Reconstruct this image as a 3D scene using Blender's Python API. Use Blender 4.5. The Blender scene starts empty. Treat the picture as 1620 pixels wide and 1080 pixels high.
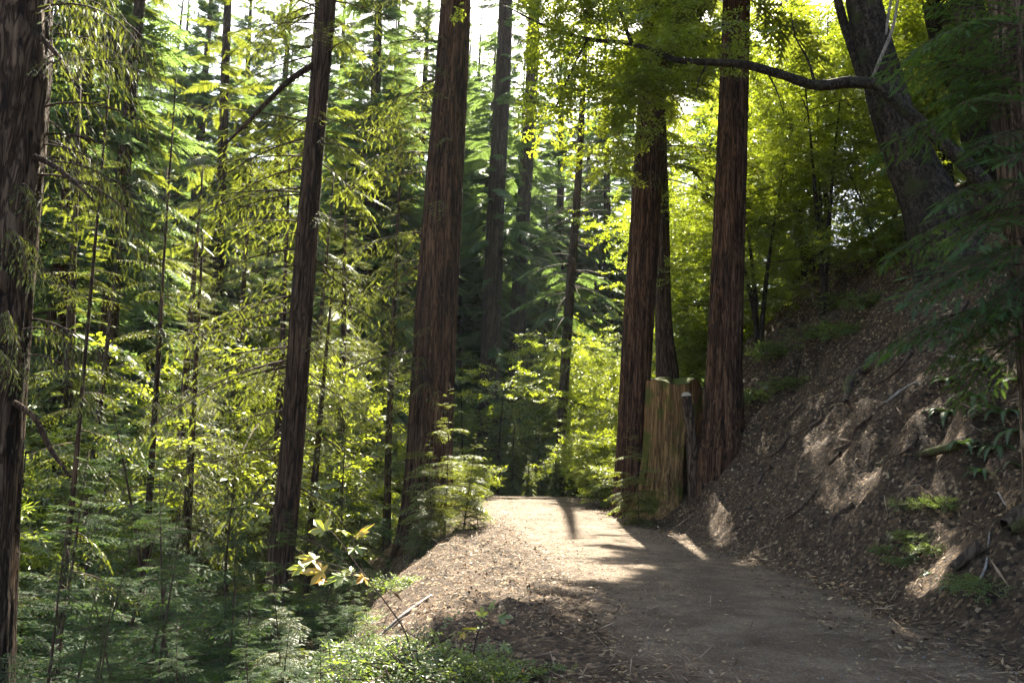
import bpy, math
import numpy as np
from mathutils import Matrix, Vector

# ------------------------------------------------------------------ camera, sky, sun, exposure
scene = bpy.context.scene
COL = scene.collection
F_PX = 1350.0
EYE = np.array([0.0, 0.0, 1.6])
CAM_M = Matrix.Rotation(math.radians(98), 3, 'X') @ Matrix.Rotation(math.radians(1.5), 3, 'Z')
cam = bpy.data.cameras.new('camera')
cam.lens = F_PX / 1620 * 36
cam.sensor_width = 36
cam.clip_end = 2000
cam_o = bpy.data.objects.new('camera', cam)
cam_o.matrix_world = Matrix.Translation(Vector(EYE)) @ CAM_M.to_4x4()
COL.objects.link(cam_o)
scene.camera = cam_o

SUN_EL, SUN_AZ = math.radians(48), math.radians(5)      # azimuth from +Y, positive to the right
S = np.array([math.sin(SUN_AZ) * math.cos(SUN_EL), math.cos(SUN_AZ) * math.cos(SUN_EL), math.sin(SUN_EL)])
w = bpy.data.worlds.new('World')
scene.world = w
w.use_nodes = True
nt = w.node_tree
sky = nt.nodes.new('ShaderNodeTexSky')
sky.sky_type = 'NISHITA'
sky.sun_disc = False
sky.sun_elevation = SUN_EL
sky.sun_rotation = SUN_AZ
sky.dust_density = 2.5
sky.ozone_density = 0.6
bg = nt.nodes['Background']
bg.inputs['Strength'].default_value = 0.068
nt.links.new(sky.outputs[0], bg.inputs[0])
sun = bpy.data.lights.new('sun', 'SUN')
sun.energy = 5.0
sun.angle = math.radians(0.5)
sun.color = (1.0, 0.93, 0.80)
sun_o = bpy.data.objects.new('sun', sun)
sun_o.rotation_euler = Vector(S).to_track_quat('Z', 'Y').to_euler()
sun_o.location = (0, 30, 40)
COL.objects.link(sun_o)
vs = scene.view_settings
vs.view_transform = 'Standard'
vs.look = 'None'
vs.gamma = 1
vs.use_curve_mapping = False
vs.exposure = 3.05
vs.use_white_balance = True
vs.white_balance_temperature = 6750
vs.white_balance_tint = 8
cy = scene.cycles
cy.use_denoising = True
cy.max_bounces = 9
cy.diffuse_bounces = 6
cy.transmission_bounces = 5
cy.glossy_bounces = 2
cy.sample_clamp_indirect = 6
cy.use_adaptive_sampling = True
cy.adaptive_threshold = 0.02

RNG = np.random.default_rng(11)


def at(u, v, Y):
    """Point at depth Y seen through photo pixel (u, v) of the 1620 x 1080 picture."""
    d = np.array(CAM_M @ Vector(((u - 810) / F_PX, -(v - 540) / F_PX, -1)))
    return EYE + d * (Y / d[1])


# ------------------------------------------------------------------ noise
def _hash(i, j, k):
    n = (i * 374761393 + j * 668265263 + k * 2147483647 + 1274126177) & 0xFFFFFFFF
    n = ((n ^ (n >> 13)) * 1274126177) & 0xFFFFFFFF
    n = (n ^ (n >> 16)) & 0xFFFFFFFF
    return n.astype(np.float64) / 4294967295.0


def noise3(x, y, z):
    x, y, z = np.broadcast_arrays(np.asarray(x, float), np.asarray(y, float), np.asarray(z, float))
    i, j, k = (np.floor(a).astype(np.int64) for a in (x, y, z))
    fx, fy, fz = x - i, y - j, z - k
    fx, fy, fz = (t * t * (3 - 2 * t) for t in (fx, fy, fz))
    r = 0
    for a in (0, 1):
        for b in (0, 1):
            for c in (0, 1):
                r = r + _hash(i + a, j + b, k + c) * (fx if a else 1 - fx) * (fy if b else 1 - fy) * (fz if c else 1 - fz)
    return r


def fbm(x, y, z=0.0, o=3):
    r, amp, tot = 0, 1.0, 0.0
    for q in range(o):
        r = r + amp * noise3(np.asarray(x) * 2 ** q + 17 * q, np.asarray(y) * 2 ** q - 9 * q, np.asarray(z) * 2 ** q + 5)
        tot += amp
        amp *= .5
    return r / tot


def sstep(a, b, x):
    t = np.clip((np.asarray(x, float) - a) / (b - a), 0, 1)
    return t * t * (3 - 2 * t)


# ------------------------------------------------------------------ terrain
RC = np.array([(-40, 1.0), (-10, 1.9), (0, 2.1), (6, 2.32), (8, 2.36), (11.5, 2.24), (13.6, 1.88), (16, 1.55), (19, 1.15), (21, .92),
               (24, .75), (28, 1.2), (32, 2.6), (38, 6.0), (46, 12), (60, 25), (300, 250)])


def road_c(y):
    y = np.asarray(y, float)
    return sum(np.interp(y + k, RC[:, 0], RC[:, 1]) for k in (-1.6, -.8, 0, .8, 1.6)) / 5


def road_z(y):
    y = np.asarray(y, float)
    yy = np.maximum(y - 22.5, 0)
    return .022 * np.clip(y, -30, 200) - .004 * np.minimum(yy, 9) ** 2 - .07 * np.maximum(yy - 9, 0).clip(0, 60)


def road_hw(y):
    return np.interp(y, [-10, 6, 8, 11.5, 16, 20, 24, 30], [1.5, 1.5, 1.55, 1.55, 1.55, 1.6, 1.6, 1.45]) \
        + .22 * (fbm(np.asarray(y) * .9, 3.3, 0, 3) - .5)


def height(x, y, detail=True):
    x, y = np.broadcast_arrays(np.asarray(x, float), np.asarray(y, float))
    zr, c, hw = road_z(y), road_c(y), road_hw(y)
    s = x - c
    # right hand bank
    e = np.maximum(s - hw - .18, 0)
    es = e * e / (e + .35)
    up = np.where(es < 6.2, 1.12 * es, 1.12 * 6.2 + .55 * (np.minimum(es, 30) - 6.2) + .15 * np.maximum(es - 30, 0).clip(0, 60))
    up = up * (1 - .45 * sstep(25, 45, y))
    # left hand: shoulder, steep fall, valley
    q = np.maximum(-s - hw, 0)
    sh = np.interp(y, [-5, 0, 6, 9, 11.5, 13.6, 17, 20, 26, 32], [2.8, 2.3, 1.25, 1.4, 1.3, 1.15, .7, .4, .8, 1.6])
    f = np.maximum(q - sh, 0)
    f = f * f / (f + .5)
    dn = .07 * np.minimum(q, sh) + .82 * np.minimum(f, 9) + .42 * np.clip(f - 9, 0, 24) + .1 * np.clip(f - 33, 0, 40)
    h = zr + up - dn
    r = np.hypot(x, y)
    h = h + sstep(70, 190, r) * sstep(4, -20, s) * 27
    if detail:
        m_r = sstep(0, .5, e)
        m_l = sstep(0, .6, q)
        m = np.maximum(m_r, m_l)
        lump = (fbm(x * .7, y * .7, 1, 3) - .5) * .5 + (fbm(x * 2.6, y * 2.6, 4, 3) - .5) * .40 + (fbm(x * 8, y * 8, 7, 2) - .5) * .13
        gul = (fbm(y * 1.6 + x * .25, x * .45, 9, 3) - .5) * .85 * sstep(.3, 2, e)
        ph = up * .9 + 2.6 * fbm(x * .5, y * .5, 15, 3)
        led = (np.abs(ph % 1.0 - .5) - .25) * .7 * sstep(.45, .62, fbm(x * .8, y * .8, 21, 2)) * sstep(.4, 1.4, e)
        h = h + m * lump * np.where(e > 0, 1, .6) + gul + led
    h = h - .03 * (np.abs(s) < hw - .05)
    return h


def hpt(x, y):
    return float(height(np.array([x]), np.array([y]))[0])


# ------------------------------------------------------------------ light gaps in the canopy: sprays that would shade these spots are absent
def lit_mask(P):
    t = (P[:, 2] - .3) / S[2]
    gx, gy = P[:, 0] - S[0] * t, P[:, 1] - S[1] * t
    n1 = fbm(gx * .55, gy * 1.1, 2, 3)
    n2 = fbm(gx * 1.8, gy * 2.6, 8, 2)
    j = (n2 - .5) * .8
    c = road_c(gy)
    a1 = (gy + j * .6 > 14.0) & (gy + j < 25) & (gx + j > -1.7 - .0 * gy) & (gx < 3.0 + j) & (n1 * .75 + n2 * .25 > .27)
    a2 = (gy > 4) & (gy <= 14.3) & (gx + j > -2.2) & (gx + j < np.interp(gy, [5, 8, 11, 14], [-.8, -.6, -.3, .6])) & (n1 * .5 + n2 * .5 > .27)
    a3 = (gy + j > 14.2) & (gy + j < 16.6) & (gx > 3.1) & (gx < 4.4)
    a4 = (gx > 4.4) & (gx < 9) & (gy > 8) & (gy < 20) & (n2 > .77)
    a5 = (gy >= 25) & (gy < 29) & (gx > -1) & (gx < 5) & (n1 > .5)
    return (a1 | a2 | a3 | a4 | a5) & (P[:, 2] > 2.6)


# ------------------------------------------------------------------ mesh helpers
class MB:
    def __init__(self):
        self.V, self.F, self.M, self.T, self.n = [], [], [], [], 0

    def add(self, V, F, mat=0, tint=.5):
        V = np.asarray(V, np.float32).reshape(-1, 3)
        F = np.asarray(F, np.int64).reshape(-1, 3)
        self.V.append(V)
        self.F.append(F + self.n)
        self.M.append(np.full(len(F), mat, np.int32))
        self.T.append(np.broadcast_to(np.asarray(tint, np.float32), (len(V),)))
        self.n += len(V)

    def arrays(self):
        return np.concatenate(self.V), np.concatenate(self.F), np.concatenate(self.M), np.concatenate(self.T)

    def mesh(self, name, mats, smooth=False, cull=None, smooth_mats=None):
        V, F, M, T = self.arrays()
        if cull is not None:
            c = V[F].mean(1) if cull is True else cull(V[F].mean(1))
            drop = lit_mask(c) if M.dtype is None else (lit_mask(c) & (M == 0))
            F, M = F[~drop], M[~drop]
            used = np.zeros(len(V), bool)
            used[F.ravel()] = True
            idx = np.cumsum(used) - 1
            V, T, F = V[used], T[used], idx[F]
        me = bpy.data.meshes.new(name)
        me.vertices.add(len(V))
        me.vertices.foreach_set('co', np.ascontiguousarray(V, np.float32).ravel())
        me.loops.add(len(F) * 3)
        me.loops.foreach_set('vertex_index', F.astype(np.int32).ravel())
        me.polygons.add(len(F))
        me.polygons.foreach_set('loop_start', np.arange(0, len(F) * 3, 3, dtype=np.int32))
        for m in mats:
            me.materials.append(m)
        me.polygons.foreach_set('material_index', M)
        sm = np.full(len(F), smooth)
        if smooth_mats is not None:
            sm = np.isin(M, smooth_mats)
        me.polygons.foreach_set('use_smooth', sm)
        a = me.attributes.new('tint', 'FLOAT', 'POINT')
        a.data.foreach_set('value', np.ascontiguousarray(T, np.float32))
        me.update()
        return me

    def build(self, name, mats, parent=None, **k):
        return link(name, self.mesh(name, mats if isinstance(mats, list) else [mats], **k), parent)


def link(name, me, parent=None):
    o = bpy.data.objects.new(name, me)
    COL.objects.link(o)
    if parent:
        o.parent = parent
    return o


def tag(o, label, cat, group=None, kind=None):
    o['label'] = label
    if cat:
        o['category'] = cat
    if group:
        o['group'] = group
    if kind:
        o['kind'] = kind
    return o


def thing(name, loc, label, cat, group=None, rz=0, sc=1):
    o = bpy.data.objects.new(name, None)
    o.empty_display_size = .2
    o.location = [float(q) for q in loc]
    o.rotation_euler = (0, 0, rz)
    o.scale = (sc, sc, sc)
    COL.objects.link(o)
    return tag(o, label, cat, group)


def frames(P):
    """Tangents and two normals along a polyline."""
    P = np.asarray(P, float)
    t = np.gradient(P, axis=0)
    t /= np.linalg.norm(t, axis=1)[:, None] + 1e-9
    ref = np.where(np.abs(t[:, 2:3]) > .9, np.array([[0, 1.0, 0]]), np.array([[0, 0, 1.0]]))
    a = np.cross(ref, t)
    a /= np.linalg.norm(a, axis=1)[:, None]
    b = np.cross(t, a)
    return t, a, b


def resample(P, R, step):
    P, R = np.asarray(P, float), np.asarray(R, float)
    if len(P) > 2:                                     # Catmull-Rom smoothing
        Q = np.vstack([2 * P[0] - P[1], P, 2 * P[-1] - P[-2]])
        out, ro = [], []
        for i in range(len(P) - 1):
            p0, p1, p2, p3 = Q[i:i + 4]
            n = max(2, int(np.linalg.norm(p2 - p1) / step))
            for t in np.linspace(0, 1, n, endpoint=False):
                out.append(.5 * ((2 * p1) + (p2 - p0) * t + (2 * p0 - 5 * p1 + 4 * p2 - p3) * t * t + (3 * p1 - p0 - 3 * p2 + p3) * t ** 3))
                ro.append(R[i] + (R[i + 1] - R[i]) * t)
        out.append(P[-1])
        ro.append(R[-1])
        return np.array(out), np.array(ro)
    n = max(2, int(np.linalg.norm(P[1] - P[0]) / step) + 1)
    t = np.linspace(0, 1, n)
    return P[0] + (P[1] - P[0]) * t[:, None], R[0] + (R[1] - R[0]) * t


def tube(mb, P, R, sides=6, mat=0, tint=.5, step=None, bump=None, cap=True):
    if step:
        P, R = resample(P, R, step)
    P, R = np.asarray(P, float), np.asarray(R, float)
    t, a, b = frames(P)
    th = np.linspace(0, 2 * np.pi, sides, endpoint=False)
    ca, sa = np.cos(th)[None, :, None], np.sin(th)[None, :, None]
    rr = np.repeat(R[:, None], sides, 1)
    if bump is not None:
        rr = rr * bump(th[None, :], np.concatenate([[0], np.cumsum(np.linalg.norm(np.diff(P, axis=0), axis=1))])[:, None], P)
    V = P[:, None, :] + rr[:, :, None] * (a[:, None, :] * ca + b[:, None, :] * sa)
    n = len(P)
    i = np.arange(n - 1)[:, None] * sides
    j = np.arange(sides)[None, :]
    j2 = (j + 1) % sides
    q0, q1, q2, q3 = i + j, i + j2, i + sides + j2, i + sides + j
    F = np.concatenate([np.stack([q0, q1, q2], -1).reshape(-1, 3), np.stack([q0, q2, q3], -1).reshape(-1, 3)])
    V = V.reshape(-1, 3)
    if cap:
        V = np.vstack([V, P[-1]])
        k = (n - 1) * sides
        F = np.vstack([F, np.array([[k + q, k + (q + 1) % sides, n * sides] for q in range(sides)])])
    mb.add(V, F, mat, tint)


# ------------------------------------------------------------------ materials
def mat_new(name):
    m = bpy.data.materials.new(name)
    m.use_nodes = True
    t = m.node_tree
    t.nodes.clear()
    out = t.nodes.new('ShaderNodeOutputMaterial')
    return m, t, out


def N(t, kind, **k):
    n = t.nodes.new(kind)
    for a, b in k.items():
        if a.startswith('i_'):
            key = a[2:]
            n.inputs[int(key) if key.isdigit() else key.replace('_', ' ')].default_value = b
        else:
            setattr(n, a, b)
    return n


def ramp(t, fac, stops, interp='LINEAR'):
    r = t.nodes.new('ShaderNodeValToRGB')
    r.color_ramp.interpolation = interp
    e = r.color_ramp.elements
    while len(e) > 1:
        e.remove(e[-1])
    e[0].position, e[0].color = stops[0][0], (*stops[0][1], 1)
    for p, c in stops[1:]:
        q = e.new(p)
        q.color = (*c, 1)
    t.links.new(fac, r.inputs[0])
    return r


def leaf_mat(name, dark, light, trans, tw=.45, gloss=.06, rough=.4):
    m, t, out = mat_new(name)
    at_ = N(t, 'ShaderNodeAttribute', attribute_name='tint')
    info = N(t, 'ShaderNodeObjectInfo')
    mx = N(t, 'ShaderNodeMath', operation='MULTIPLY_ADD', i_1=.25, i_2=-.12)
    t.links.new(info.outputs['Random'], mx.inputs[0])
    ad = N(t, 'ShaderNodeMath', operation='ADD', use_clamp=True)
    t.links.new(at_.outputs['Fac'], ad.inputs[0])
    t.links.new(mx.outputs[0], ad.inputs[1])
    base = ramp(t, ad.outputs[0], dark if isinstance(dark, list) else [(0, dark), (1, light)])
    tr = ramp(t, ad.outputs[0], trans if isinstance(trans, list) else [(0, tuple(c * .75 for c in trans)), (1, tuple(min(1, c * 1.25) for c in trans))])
    d = N(t, 'ShaderNodeBsdfDiffuse')
    tl = N(t, 'ShaderNodeBsdfTranslucent')
    g = N(t, 'ShaderNodeBsdfGlossy', i_Roughness=rough)
    t.links.new(base.outputs[0], d.inputs[0])
    t.links.new(tr.outputs[0], tl.inputs[0])
    m1 = N(t, 'ShaderNodeMixShader', i_0=tw)
    t.links.new(d.outputs[0], m1.inputs[1])
    t.links.new(tl.outputs[0], m1.inputs[2])
    m2 = N(t, 'ShaderNodeMixShader', i_0=gloss)
    t.links.new(m1.outputs[0], m2.inputs[1])
    t.links.new(g.outputs[0], m2.inputs[2])
    t.links.new(m2.outputs[0], out.inputs[0])
    return m


def bark_mat(name, c0, c1, c2, sx=14, sz=1.1, bump=.6, dist=.02, moss=None):
    m, t, out = mat_new(name)
    co = N(t, 'ShaderNodeTexCoord')

    def stretched(fx, fz, **k):
        mp = N(t, 'ShaderNodeMapping')
        mp.inputs['Scale'].default_value = (fx, fx, fz)
        t.links.new(co.outputs['Object'], mp.inputs[0])
        n = N(t, 'ShaderNodeTexNoise', **k)
        t.links.new(mp.outputs[0], n.inputs['Vector'])
        return n.outputs[0]
    fur = stretched(sx * .62, sz, i_Scale=1.0, i_Detail=3.0, i_Roughness=.55, i_Distortion=.9)
    f1 = N(t, 'ShaderNodeMath', operation='SUBTRACT', i_1=.5)
    t.links.new(fur, f1.inputs[0])
    f2 = N(t, 'ShaderNodeMath', operation='ABSOLUTE')
    t.links.new(f1.outputs[0], f2.inputs[0])
    f3 = N(t, 'ShaderNodeMapRange', interpolation_type='SMOOTHSTEP')
    f3.inputs['From Max'].default_value = .11
    t.links.new(f2.outputs[0], f3.inputs['Value'])
    fib = stretched(sx * 2.4, sz * 2.6, i_Scale=1.0, i_Detail=5.0, i_Roughness=.7, i_Distortion=.3)
    n1 = N(t, 'ShaderNodeMath', operation='MULTIPLY_ADD', i_1=.42)
    t.links.new(f3.outputs[0], n1.inputs[0])
    fb = N(t, 'ShaderNodeMath', operation='MULTIPLY', i_1=.55)
    t.links.new(fib, fb.inputs[0])
    t.links.new(fb.outputs[0], n1.inputs[2])
    n2 = N(t, 'ShaderNodeTexNoise', i_Scale=.7, i_Detail=3.0)
    t.links.new(co.outputs['Object'], n2.inputs['Vector'])
    at_ = N(t, 'ShaderNodeAttribute', attribute_name='tint')
    a1 = N(t, 'ShaderNodeMath', operation='MULTIPLY_ADD', i_1=.7)
    t.links.new(n1.outputs[0], a1.inputs[0])
    a2 = N(t, 'ShaderNodeMath', operation='MULTIPLY_ADD', i_1=.55, i_2=-.12)
    t.links.new(at_.outputs['Fac'], a2.inputs[0])
    t.links.new(a2.outputs[0], a1.inputs[2])
    r = ramp(t, a1.outputs[0], [(.30, c0), (.56, c1), (.80, c2)])
    col = r.outputs[0]
    big = N(t, 'ShaderNodeMix', data_type='RGBA', blend_type='MULTIPLY')
    big.inputs[0].default_value = .6
    rb = ramp(t, n2.outputs[0], [(.3, (.6, .6, .62)), (.7, (1.1, 1.05, 1.0))])
    t.links.new(col, big.inputs[6])
    t.links.new(rb.outputs[0], big.inputs[7])
    col = big.outputs[2]
    if moss:
        n3 = N(t, 'ShaderNodeTexNoise', i_Scale=2.2, i_Detail=5.0)
        t.links.new(co.outputs['Object'], n3.inputs['Vector'])
        rm = ramp(t, n3.outputs[0], [(moss[1], (0, 0, 0)), (moss[1] + .12, (1, 1, 1))])
        mm = N(t, 'ShaderNodeMix', data_type='RGBA')
        t.links.new(rm.outputs[0], mm.inputs[0])
        t.links.new(col, mm.inputs[6])
        mm.inputs[7].default_value = (*moss[0], 1)
        col = mm.outputs[2]
    b = N(t, 'ShaderNodeBump', i_Strength=bump, i_Distance=dist)
    t.links.new(n1.outputs[0], b.inputs['Height'])
    p = N(t, 'ShaderNodeBsdfPrincipled', i_Roughness=.9)
    p.inputs['Specular IOR Level'].default_value = .2
    t.links.new(col, p.inputs['Base Color'])
    t.links.new(b.outputs[0], p.inputs['Normal'])
    t.links.new(p.outputs[0], out.inputs[0])
    return m


def earth_mat(name, stops, scale, fine, bump, dist, flakes=None, edge=None):
    m, t, out = mat_new(name)
    co = N(t, 'ShaderNodeTexCoord')
    n1 = N(t, 'ShaderNodeTexNoise', i_Scale=scale, i_Detail=8.0, i_Roughness=.7)
    t.links.new(co.outputs['Object'], n1.inputs['Vector'])
    n2 = N(t, 'ShaderNodeTexNoise', i_Scale=fine, i_Detail=5.0, i_Roughness=.75)
    t.links.new(co.outputs['Object'], n2.inputs['Vector'])
    v = N(t, 'ShaderNodeTexVoronoi', i_Scale=fine * .7)
    t.links.new(co.outputs['Object'], v.inputs['Vector'])
    a = N(t, 'ShaderNodeMath', operation='MULTIPLY_ADD', i_1=.5)
    t.links.new(n1.outputs[0], a.inputs[0])
    h = N(t, 'ShaderNodeMath', operation='MULTIPLY', i_1=.5)
    t.links.new(n2.outputs[0], h.inputs[0])
    t.links.new(h.outputs[0], a.inputs[2])
    col = ramp(t, a.outputs[0], stops).outputs[0]
    if flakes:                                             # crumbs and leaf fragments, each cell its own tone
        sep = N(t, 'ShaderNodeSeparateColor')
        t.links.new(v.outputs['Color'], sep.inputs[0])
        fc = ramp(t, sep.outputs[0], flakes)
        mk = ramp(t, sep.outputs[1], [(.35, (0, 0, 0)), (.65, (1, 1, 1))])
        mx = N(t, 'ShaderNodeMix', data_type='RGBA')
        t.links.new(mk.outputs[0], mx.inputs[0])
        t.links.new(col, mx.inputs[6])
        t.links.new(fc.outputs[0], mx.inputs[7])
        col = mx.outputs[2]
    if edge:                                               # the road frays into the duff towards its edges
        at_ = N(t, 'ShaderNodeAttribute', attribute_name='tint')
        n3 = N(t, 'ShaderNodeTexNoise', i_Scale=3.5, i_Detail=7.0, i_Roughness=.75)
        t.links.new(co.outputs['Object'], n3.inputs['Vector'])
        ad = N(t, 'ShaderNodeMath', operation='ADD')
        t.links.new(at_.outputs['Fac'], ad.inputs[0])
        t.links.new(n3.outputs[0], ad.inputs[1])
        mk = ramp(t, ad.outputs[0], [(.0, (0, 0, 0)), (1, (1, 1, 1))])
        mk.color_ramp.elements[0].position = .0
        mr = N(t, 'ShaderNodeMapRange', interpolation_type='SMOOTHSTEP')
        mr.inputs['From Min'].default_value = 1.22
        mr.inputs['From Max'].default_value = 1.62
        t.links.new(ad.outputs[0], mr.inputs['Value'])
        mx = N(t, 'ShaderNodeMix', data_type='RGBA')
        t.links.new(mr.outputs[0], mx.inputs[0])
        t.links.new(col, mx.inputs[6])
        mx.inputs[7].default_value = (*edge, 1)
        col = mx.outputs[2]
    hh = N(t, 'ShaderNodeMath', operation='MULTIPLY_ADD', i_1=-.5)
    t.links.new(v.outputs['Distance'], hh.inputs[0])
    t.links.new(n2.outputs[0], hh.inputs[2])
    b = N(t, 'ShaderNodeBump', i_Strength=bump, i_Distance=dist)
    t.links.new(hh.outputs[0], b.inputs['Height'])
    p = N(t, 'ShaderNodeBsdfPrincipled', i_Roughness=.92)
    p.inputs['Specular IOR Level'].default_value = .25
    t.links.new(col, p.inputs['Base Color'])
    t.links.new(b.outputs[0], p.inputs['Normal'])
    t.links.new(p.outputs[0], out.inputs[0])
    return m


def plain_tint(name, stops, rough=.8, trans=0.0):
    m, t, out = mat_new(name)
    at_ = N(t, 'ShaderNodeAttribute', attribute_name='tint')
    r = ramp(t, at_.outputs['Fac'], stops)
    p = N(t, 'ShaderNodeBsdfPrincipled', i_Roughness=rough)
    p.inputs['Specular IOR Level'].default_value = .3
    t.links.new(r.outputs[0], p.inputs['Base Color'])
    if trans:
        tl = N(t, 'ShaderNodeBsdfTranslucent')
        t.links.new(r.outputs[0], tl.inputs[0])
        mx = N(t, 'ShaderNodeMixShader', i_0=trans)
        t.links.new(p.outputs[0], mx.inputs[1])
        t.links.new(tl.outputs[0], mx.inputs[2])
        t.links.new(mx.outputs[0], out.inputs[0])
    else:
        t.links.new(p.outputs[0], out.inputs[0])
    return m


M = {}
M['needle'] = leaf_mat('redwood_needles', (.030, .062, .018), (.066, .100, .024), (.24, .275, .026), .44, .04)
M['needle_blue'] = leaf_mat('sapling_needles', (.012, .042, .013), (.036, .080, .024), (.11, .19, .025), .38, .02, .5)
M['needle_far'] = leaf_mat('far_needles', (.030, .062, .022), (.060, .102, .036), (.18, .265, .06), .44, .03)
M['leaf'] = leaf_mat('broad_leaves', (.045, .085, .014), (.095, .14, .022), (.37, .43, .025), .54, .06, .35)
M['leaf_deep'] = leaf_mat('bay_leaves', (.035, .070, .014), (.075, .12, .020), (.31, .38, .02), .52, .07, .3)
M['shrub'] = leaf_mat('shrub_leaves', (.035, .072, .018), (.085, .13, .032), (.25, .34, .04), .44, .05, .4)
M['fern'] = leaf_mat('fern_fronds', (.030, .075, .028), (.065, .120, .040), (.14, .24, .04), .35, .05, .4)
M['maple'] = leaf_mat('maple_leaves', [(0, (.09, .13, .03)), (.45, (.17, .20, .03)), (.7, (.42, .26, .03)), (1, (.38, .14, .03))], None,
                      [(0, (.28, .38, .05)), (.45, (.45, .45, .04)), (.7, (.62, .42, .04)), (1, (.6, .24, .03))], .45, .06, .4)
M['bark'] = bark_mat('redwood_bark', (.012, .006, .0035), (.074, .036, .019), (.16, .090, .051), 24, 1.5, 1.0, .05)
M['bark_grey'] = bark_mat('weathered_redwood_bark', (.014, .009, .006), (.070, .046, .030), (.18, .13, .09), 18, 1.9, 1.0, .05)
M['bark_far'] = bark_mat('forest_bark', (.014, .009, .006), (.056, .034, .021), (.12, .080, .052), 20, 1.6, .9, .04)
M['bark_oak'] = bark_mat('oak_bark', (.010, .008, .007), (.036, .029, .023), (.085, .07, .055), 18, 7, 1.0, .03, ((.035, .045, .015), .58))
M['twig'] = bark_mat('twig_bark', (.03, .02, .014), (.075, .05, .035), (.13, .095, .07), 20, 8, .3, .004)
M['dead'] = bark_mat('dead_grey_wood', (.10, .09, .08), (.22, .20, .18), (.34, .31, .28), 30, 3, .3, .004)
M['stump'] = bark_mat('weathered_stump_wood', (.055, .031, .014), (.18, .105, .043), (.33, .205, .09), 20, .9, 1.0, .03, ((.075, .078, .016), .515))
M['cutface'] = bark_mat('cut_end_grain', (.30, .24, .17), (.45, .38, .28), (.58, .50, .38), 30, 30, .2, .003)
M['moss'] = bark_mat('moss', (.03, .04, .008), (.07, .085, .015), (.12, .13, .025), 40, 40, .6, .01)
M['log'] = bark_mat('rotting_log', (.018, .013, .010), (.06, .042, .030), (.12, .09, .065), 16, 4, .7, .015, ((.05, .06, .014), .55))
M['soil'] = earth_mat('forest_soil', [(.3, (.014, .009, .006)), (.45, (.050, .031, .018)), (.58, (.088, .056, .033)), (.72, (.15, .10, .062))], 3.0, 34, 1.0, .06,
                      [(0, (.012, .008, .005)), (.4, (.05, .031, .018)), (.7, (.12, .074, .040)), (.9, (.20, .135, .08)), (1, (.33, .25, .16))])
M['road'] = earth_mat('packed_dirt', [(.34, (.046, .030, .019)), (.5, (.135, .096, .064)), (.68, (.31, .24, .17))], 1.6, 46, 1.0, .04, None, (.070, .046, .029))
M['litter'] = plain_tint('leaf_litter', [(0, (.05, .028, .015)), (.3, (.13, .074, .038)), (.55, (.23, .145, .075)), (.75, (.37, .26, .15)), (.93, (.46, .36, .23)), (1, (.34, .13, .03))], .65, .15)
M['litter_road'] = plain_tint('road_leaves', [(0, (.13, .085, .045)), (.5, (.27, .20, .11)), (1, (.42, .34, .17))], .65, .1)
M['duff'] = plain_tint('needle_duff', [(0, (.05, .030, .018)), (.5, (.14, .085, .05)), (1, (.26, .19, .13))], .8)
M['stone'] = earth_mat('stone', [(.3, (.10, .095, .085)), (.6, (.20, .19, .17)), (.8, (.28, .26, .23))], 6, 40, .5, .006)

# ------------------------------------------------------------------ the setting
def axis(parts):
    out = []
    for a, b, st in parts:
        out.append(np.arange(a, b, st))
    out.append([parts[-1][1]])
    return np.concatenate(out)


def grid_faces(nx, ny):
    i, j = np.meshgrid(np.arange(nx - 1), np.arange(ny - 1), indexing='ij')
    a = (i * ny + j).ravel()
    b, c, d = a + ny, a + ny + 1, a + 1
    return np.concatenate([np.stack([a, b, c], 1), np.stack([a, c, d], 1)])


xs = axis([(-320, -60, 13), (-60, -14, 2), (-14, -4, .35), (-4, 1, .13), (1, 3.4, .2), (3.4, 9.5, .10), (9.5, 20, .4), (20, 60, 2.2), (60, 321, 14)])
ys = axis([(-120, -20, 10), (-20, 2, 1.1), (2, 13, .10), (13, 24, .15), (24, 40, .4), (40, 80, 2), (80, 401, 14)])
gx, gy = np.meshgrid(xs, ys, indexing='ij')
mb = MB()
mb.add(np.stack([gx, gy, height(gx, gy)], -1).reshape(-1, 3), grid_faces(len(xs), len(ys)))
ground = mb.build('ground', M['soil'], smooth=True)
ground['kind'] = 'structure'

ry = axis([(-25, 4, .5), (4, 26, .12), (26, 60, .6)])
rt = np.linspace(-1, 1, 29)
gy, gt = np.meshgrid(ry, rt, indexing='ij')
hwv = road_hw(gy)
gx = road_c(gy) + gt * (hwv - .02)
gz = road_z(gy) + .012 - .03 * np.abs(gt) ** 4 + .02 * (fbm(gx * .8, gy * .5, 3) - .5) + .008 * (fbm(gx * 4, gy * 4, 6) - .5) \
    - .018 * np.exp(-((np.abs(gt) - .5) / .18) ** 2)
mb = MB()
mb.add(np.stack([gx, gy, gz], -1).reshape(-1, 3), grid_faces(len(ry), len(rt))[:, ::-1], 0, np.abs(gt).ravel())
road = mb.build('dirt_road', M['road'], smooth=True)
road['kind'] = 'structure'


def scatter(n, yr, xf, bias=1.0):
    """Random ground points, denser towards the camera."""
    y = yr[0] * (yr[1] / yr[0]) ** (RNG.random(n) ** bias)
    return xf(y, RNG.random(n)), y


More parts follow.
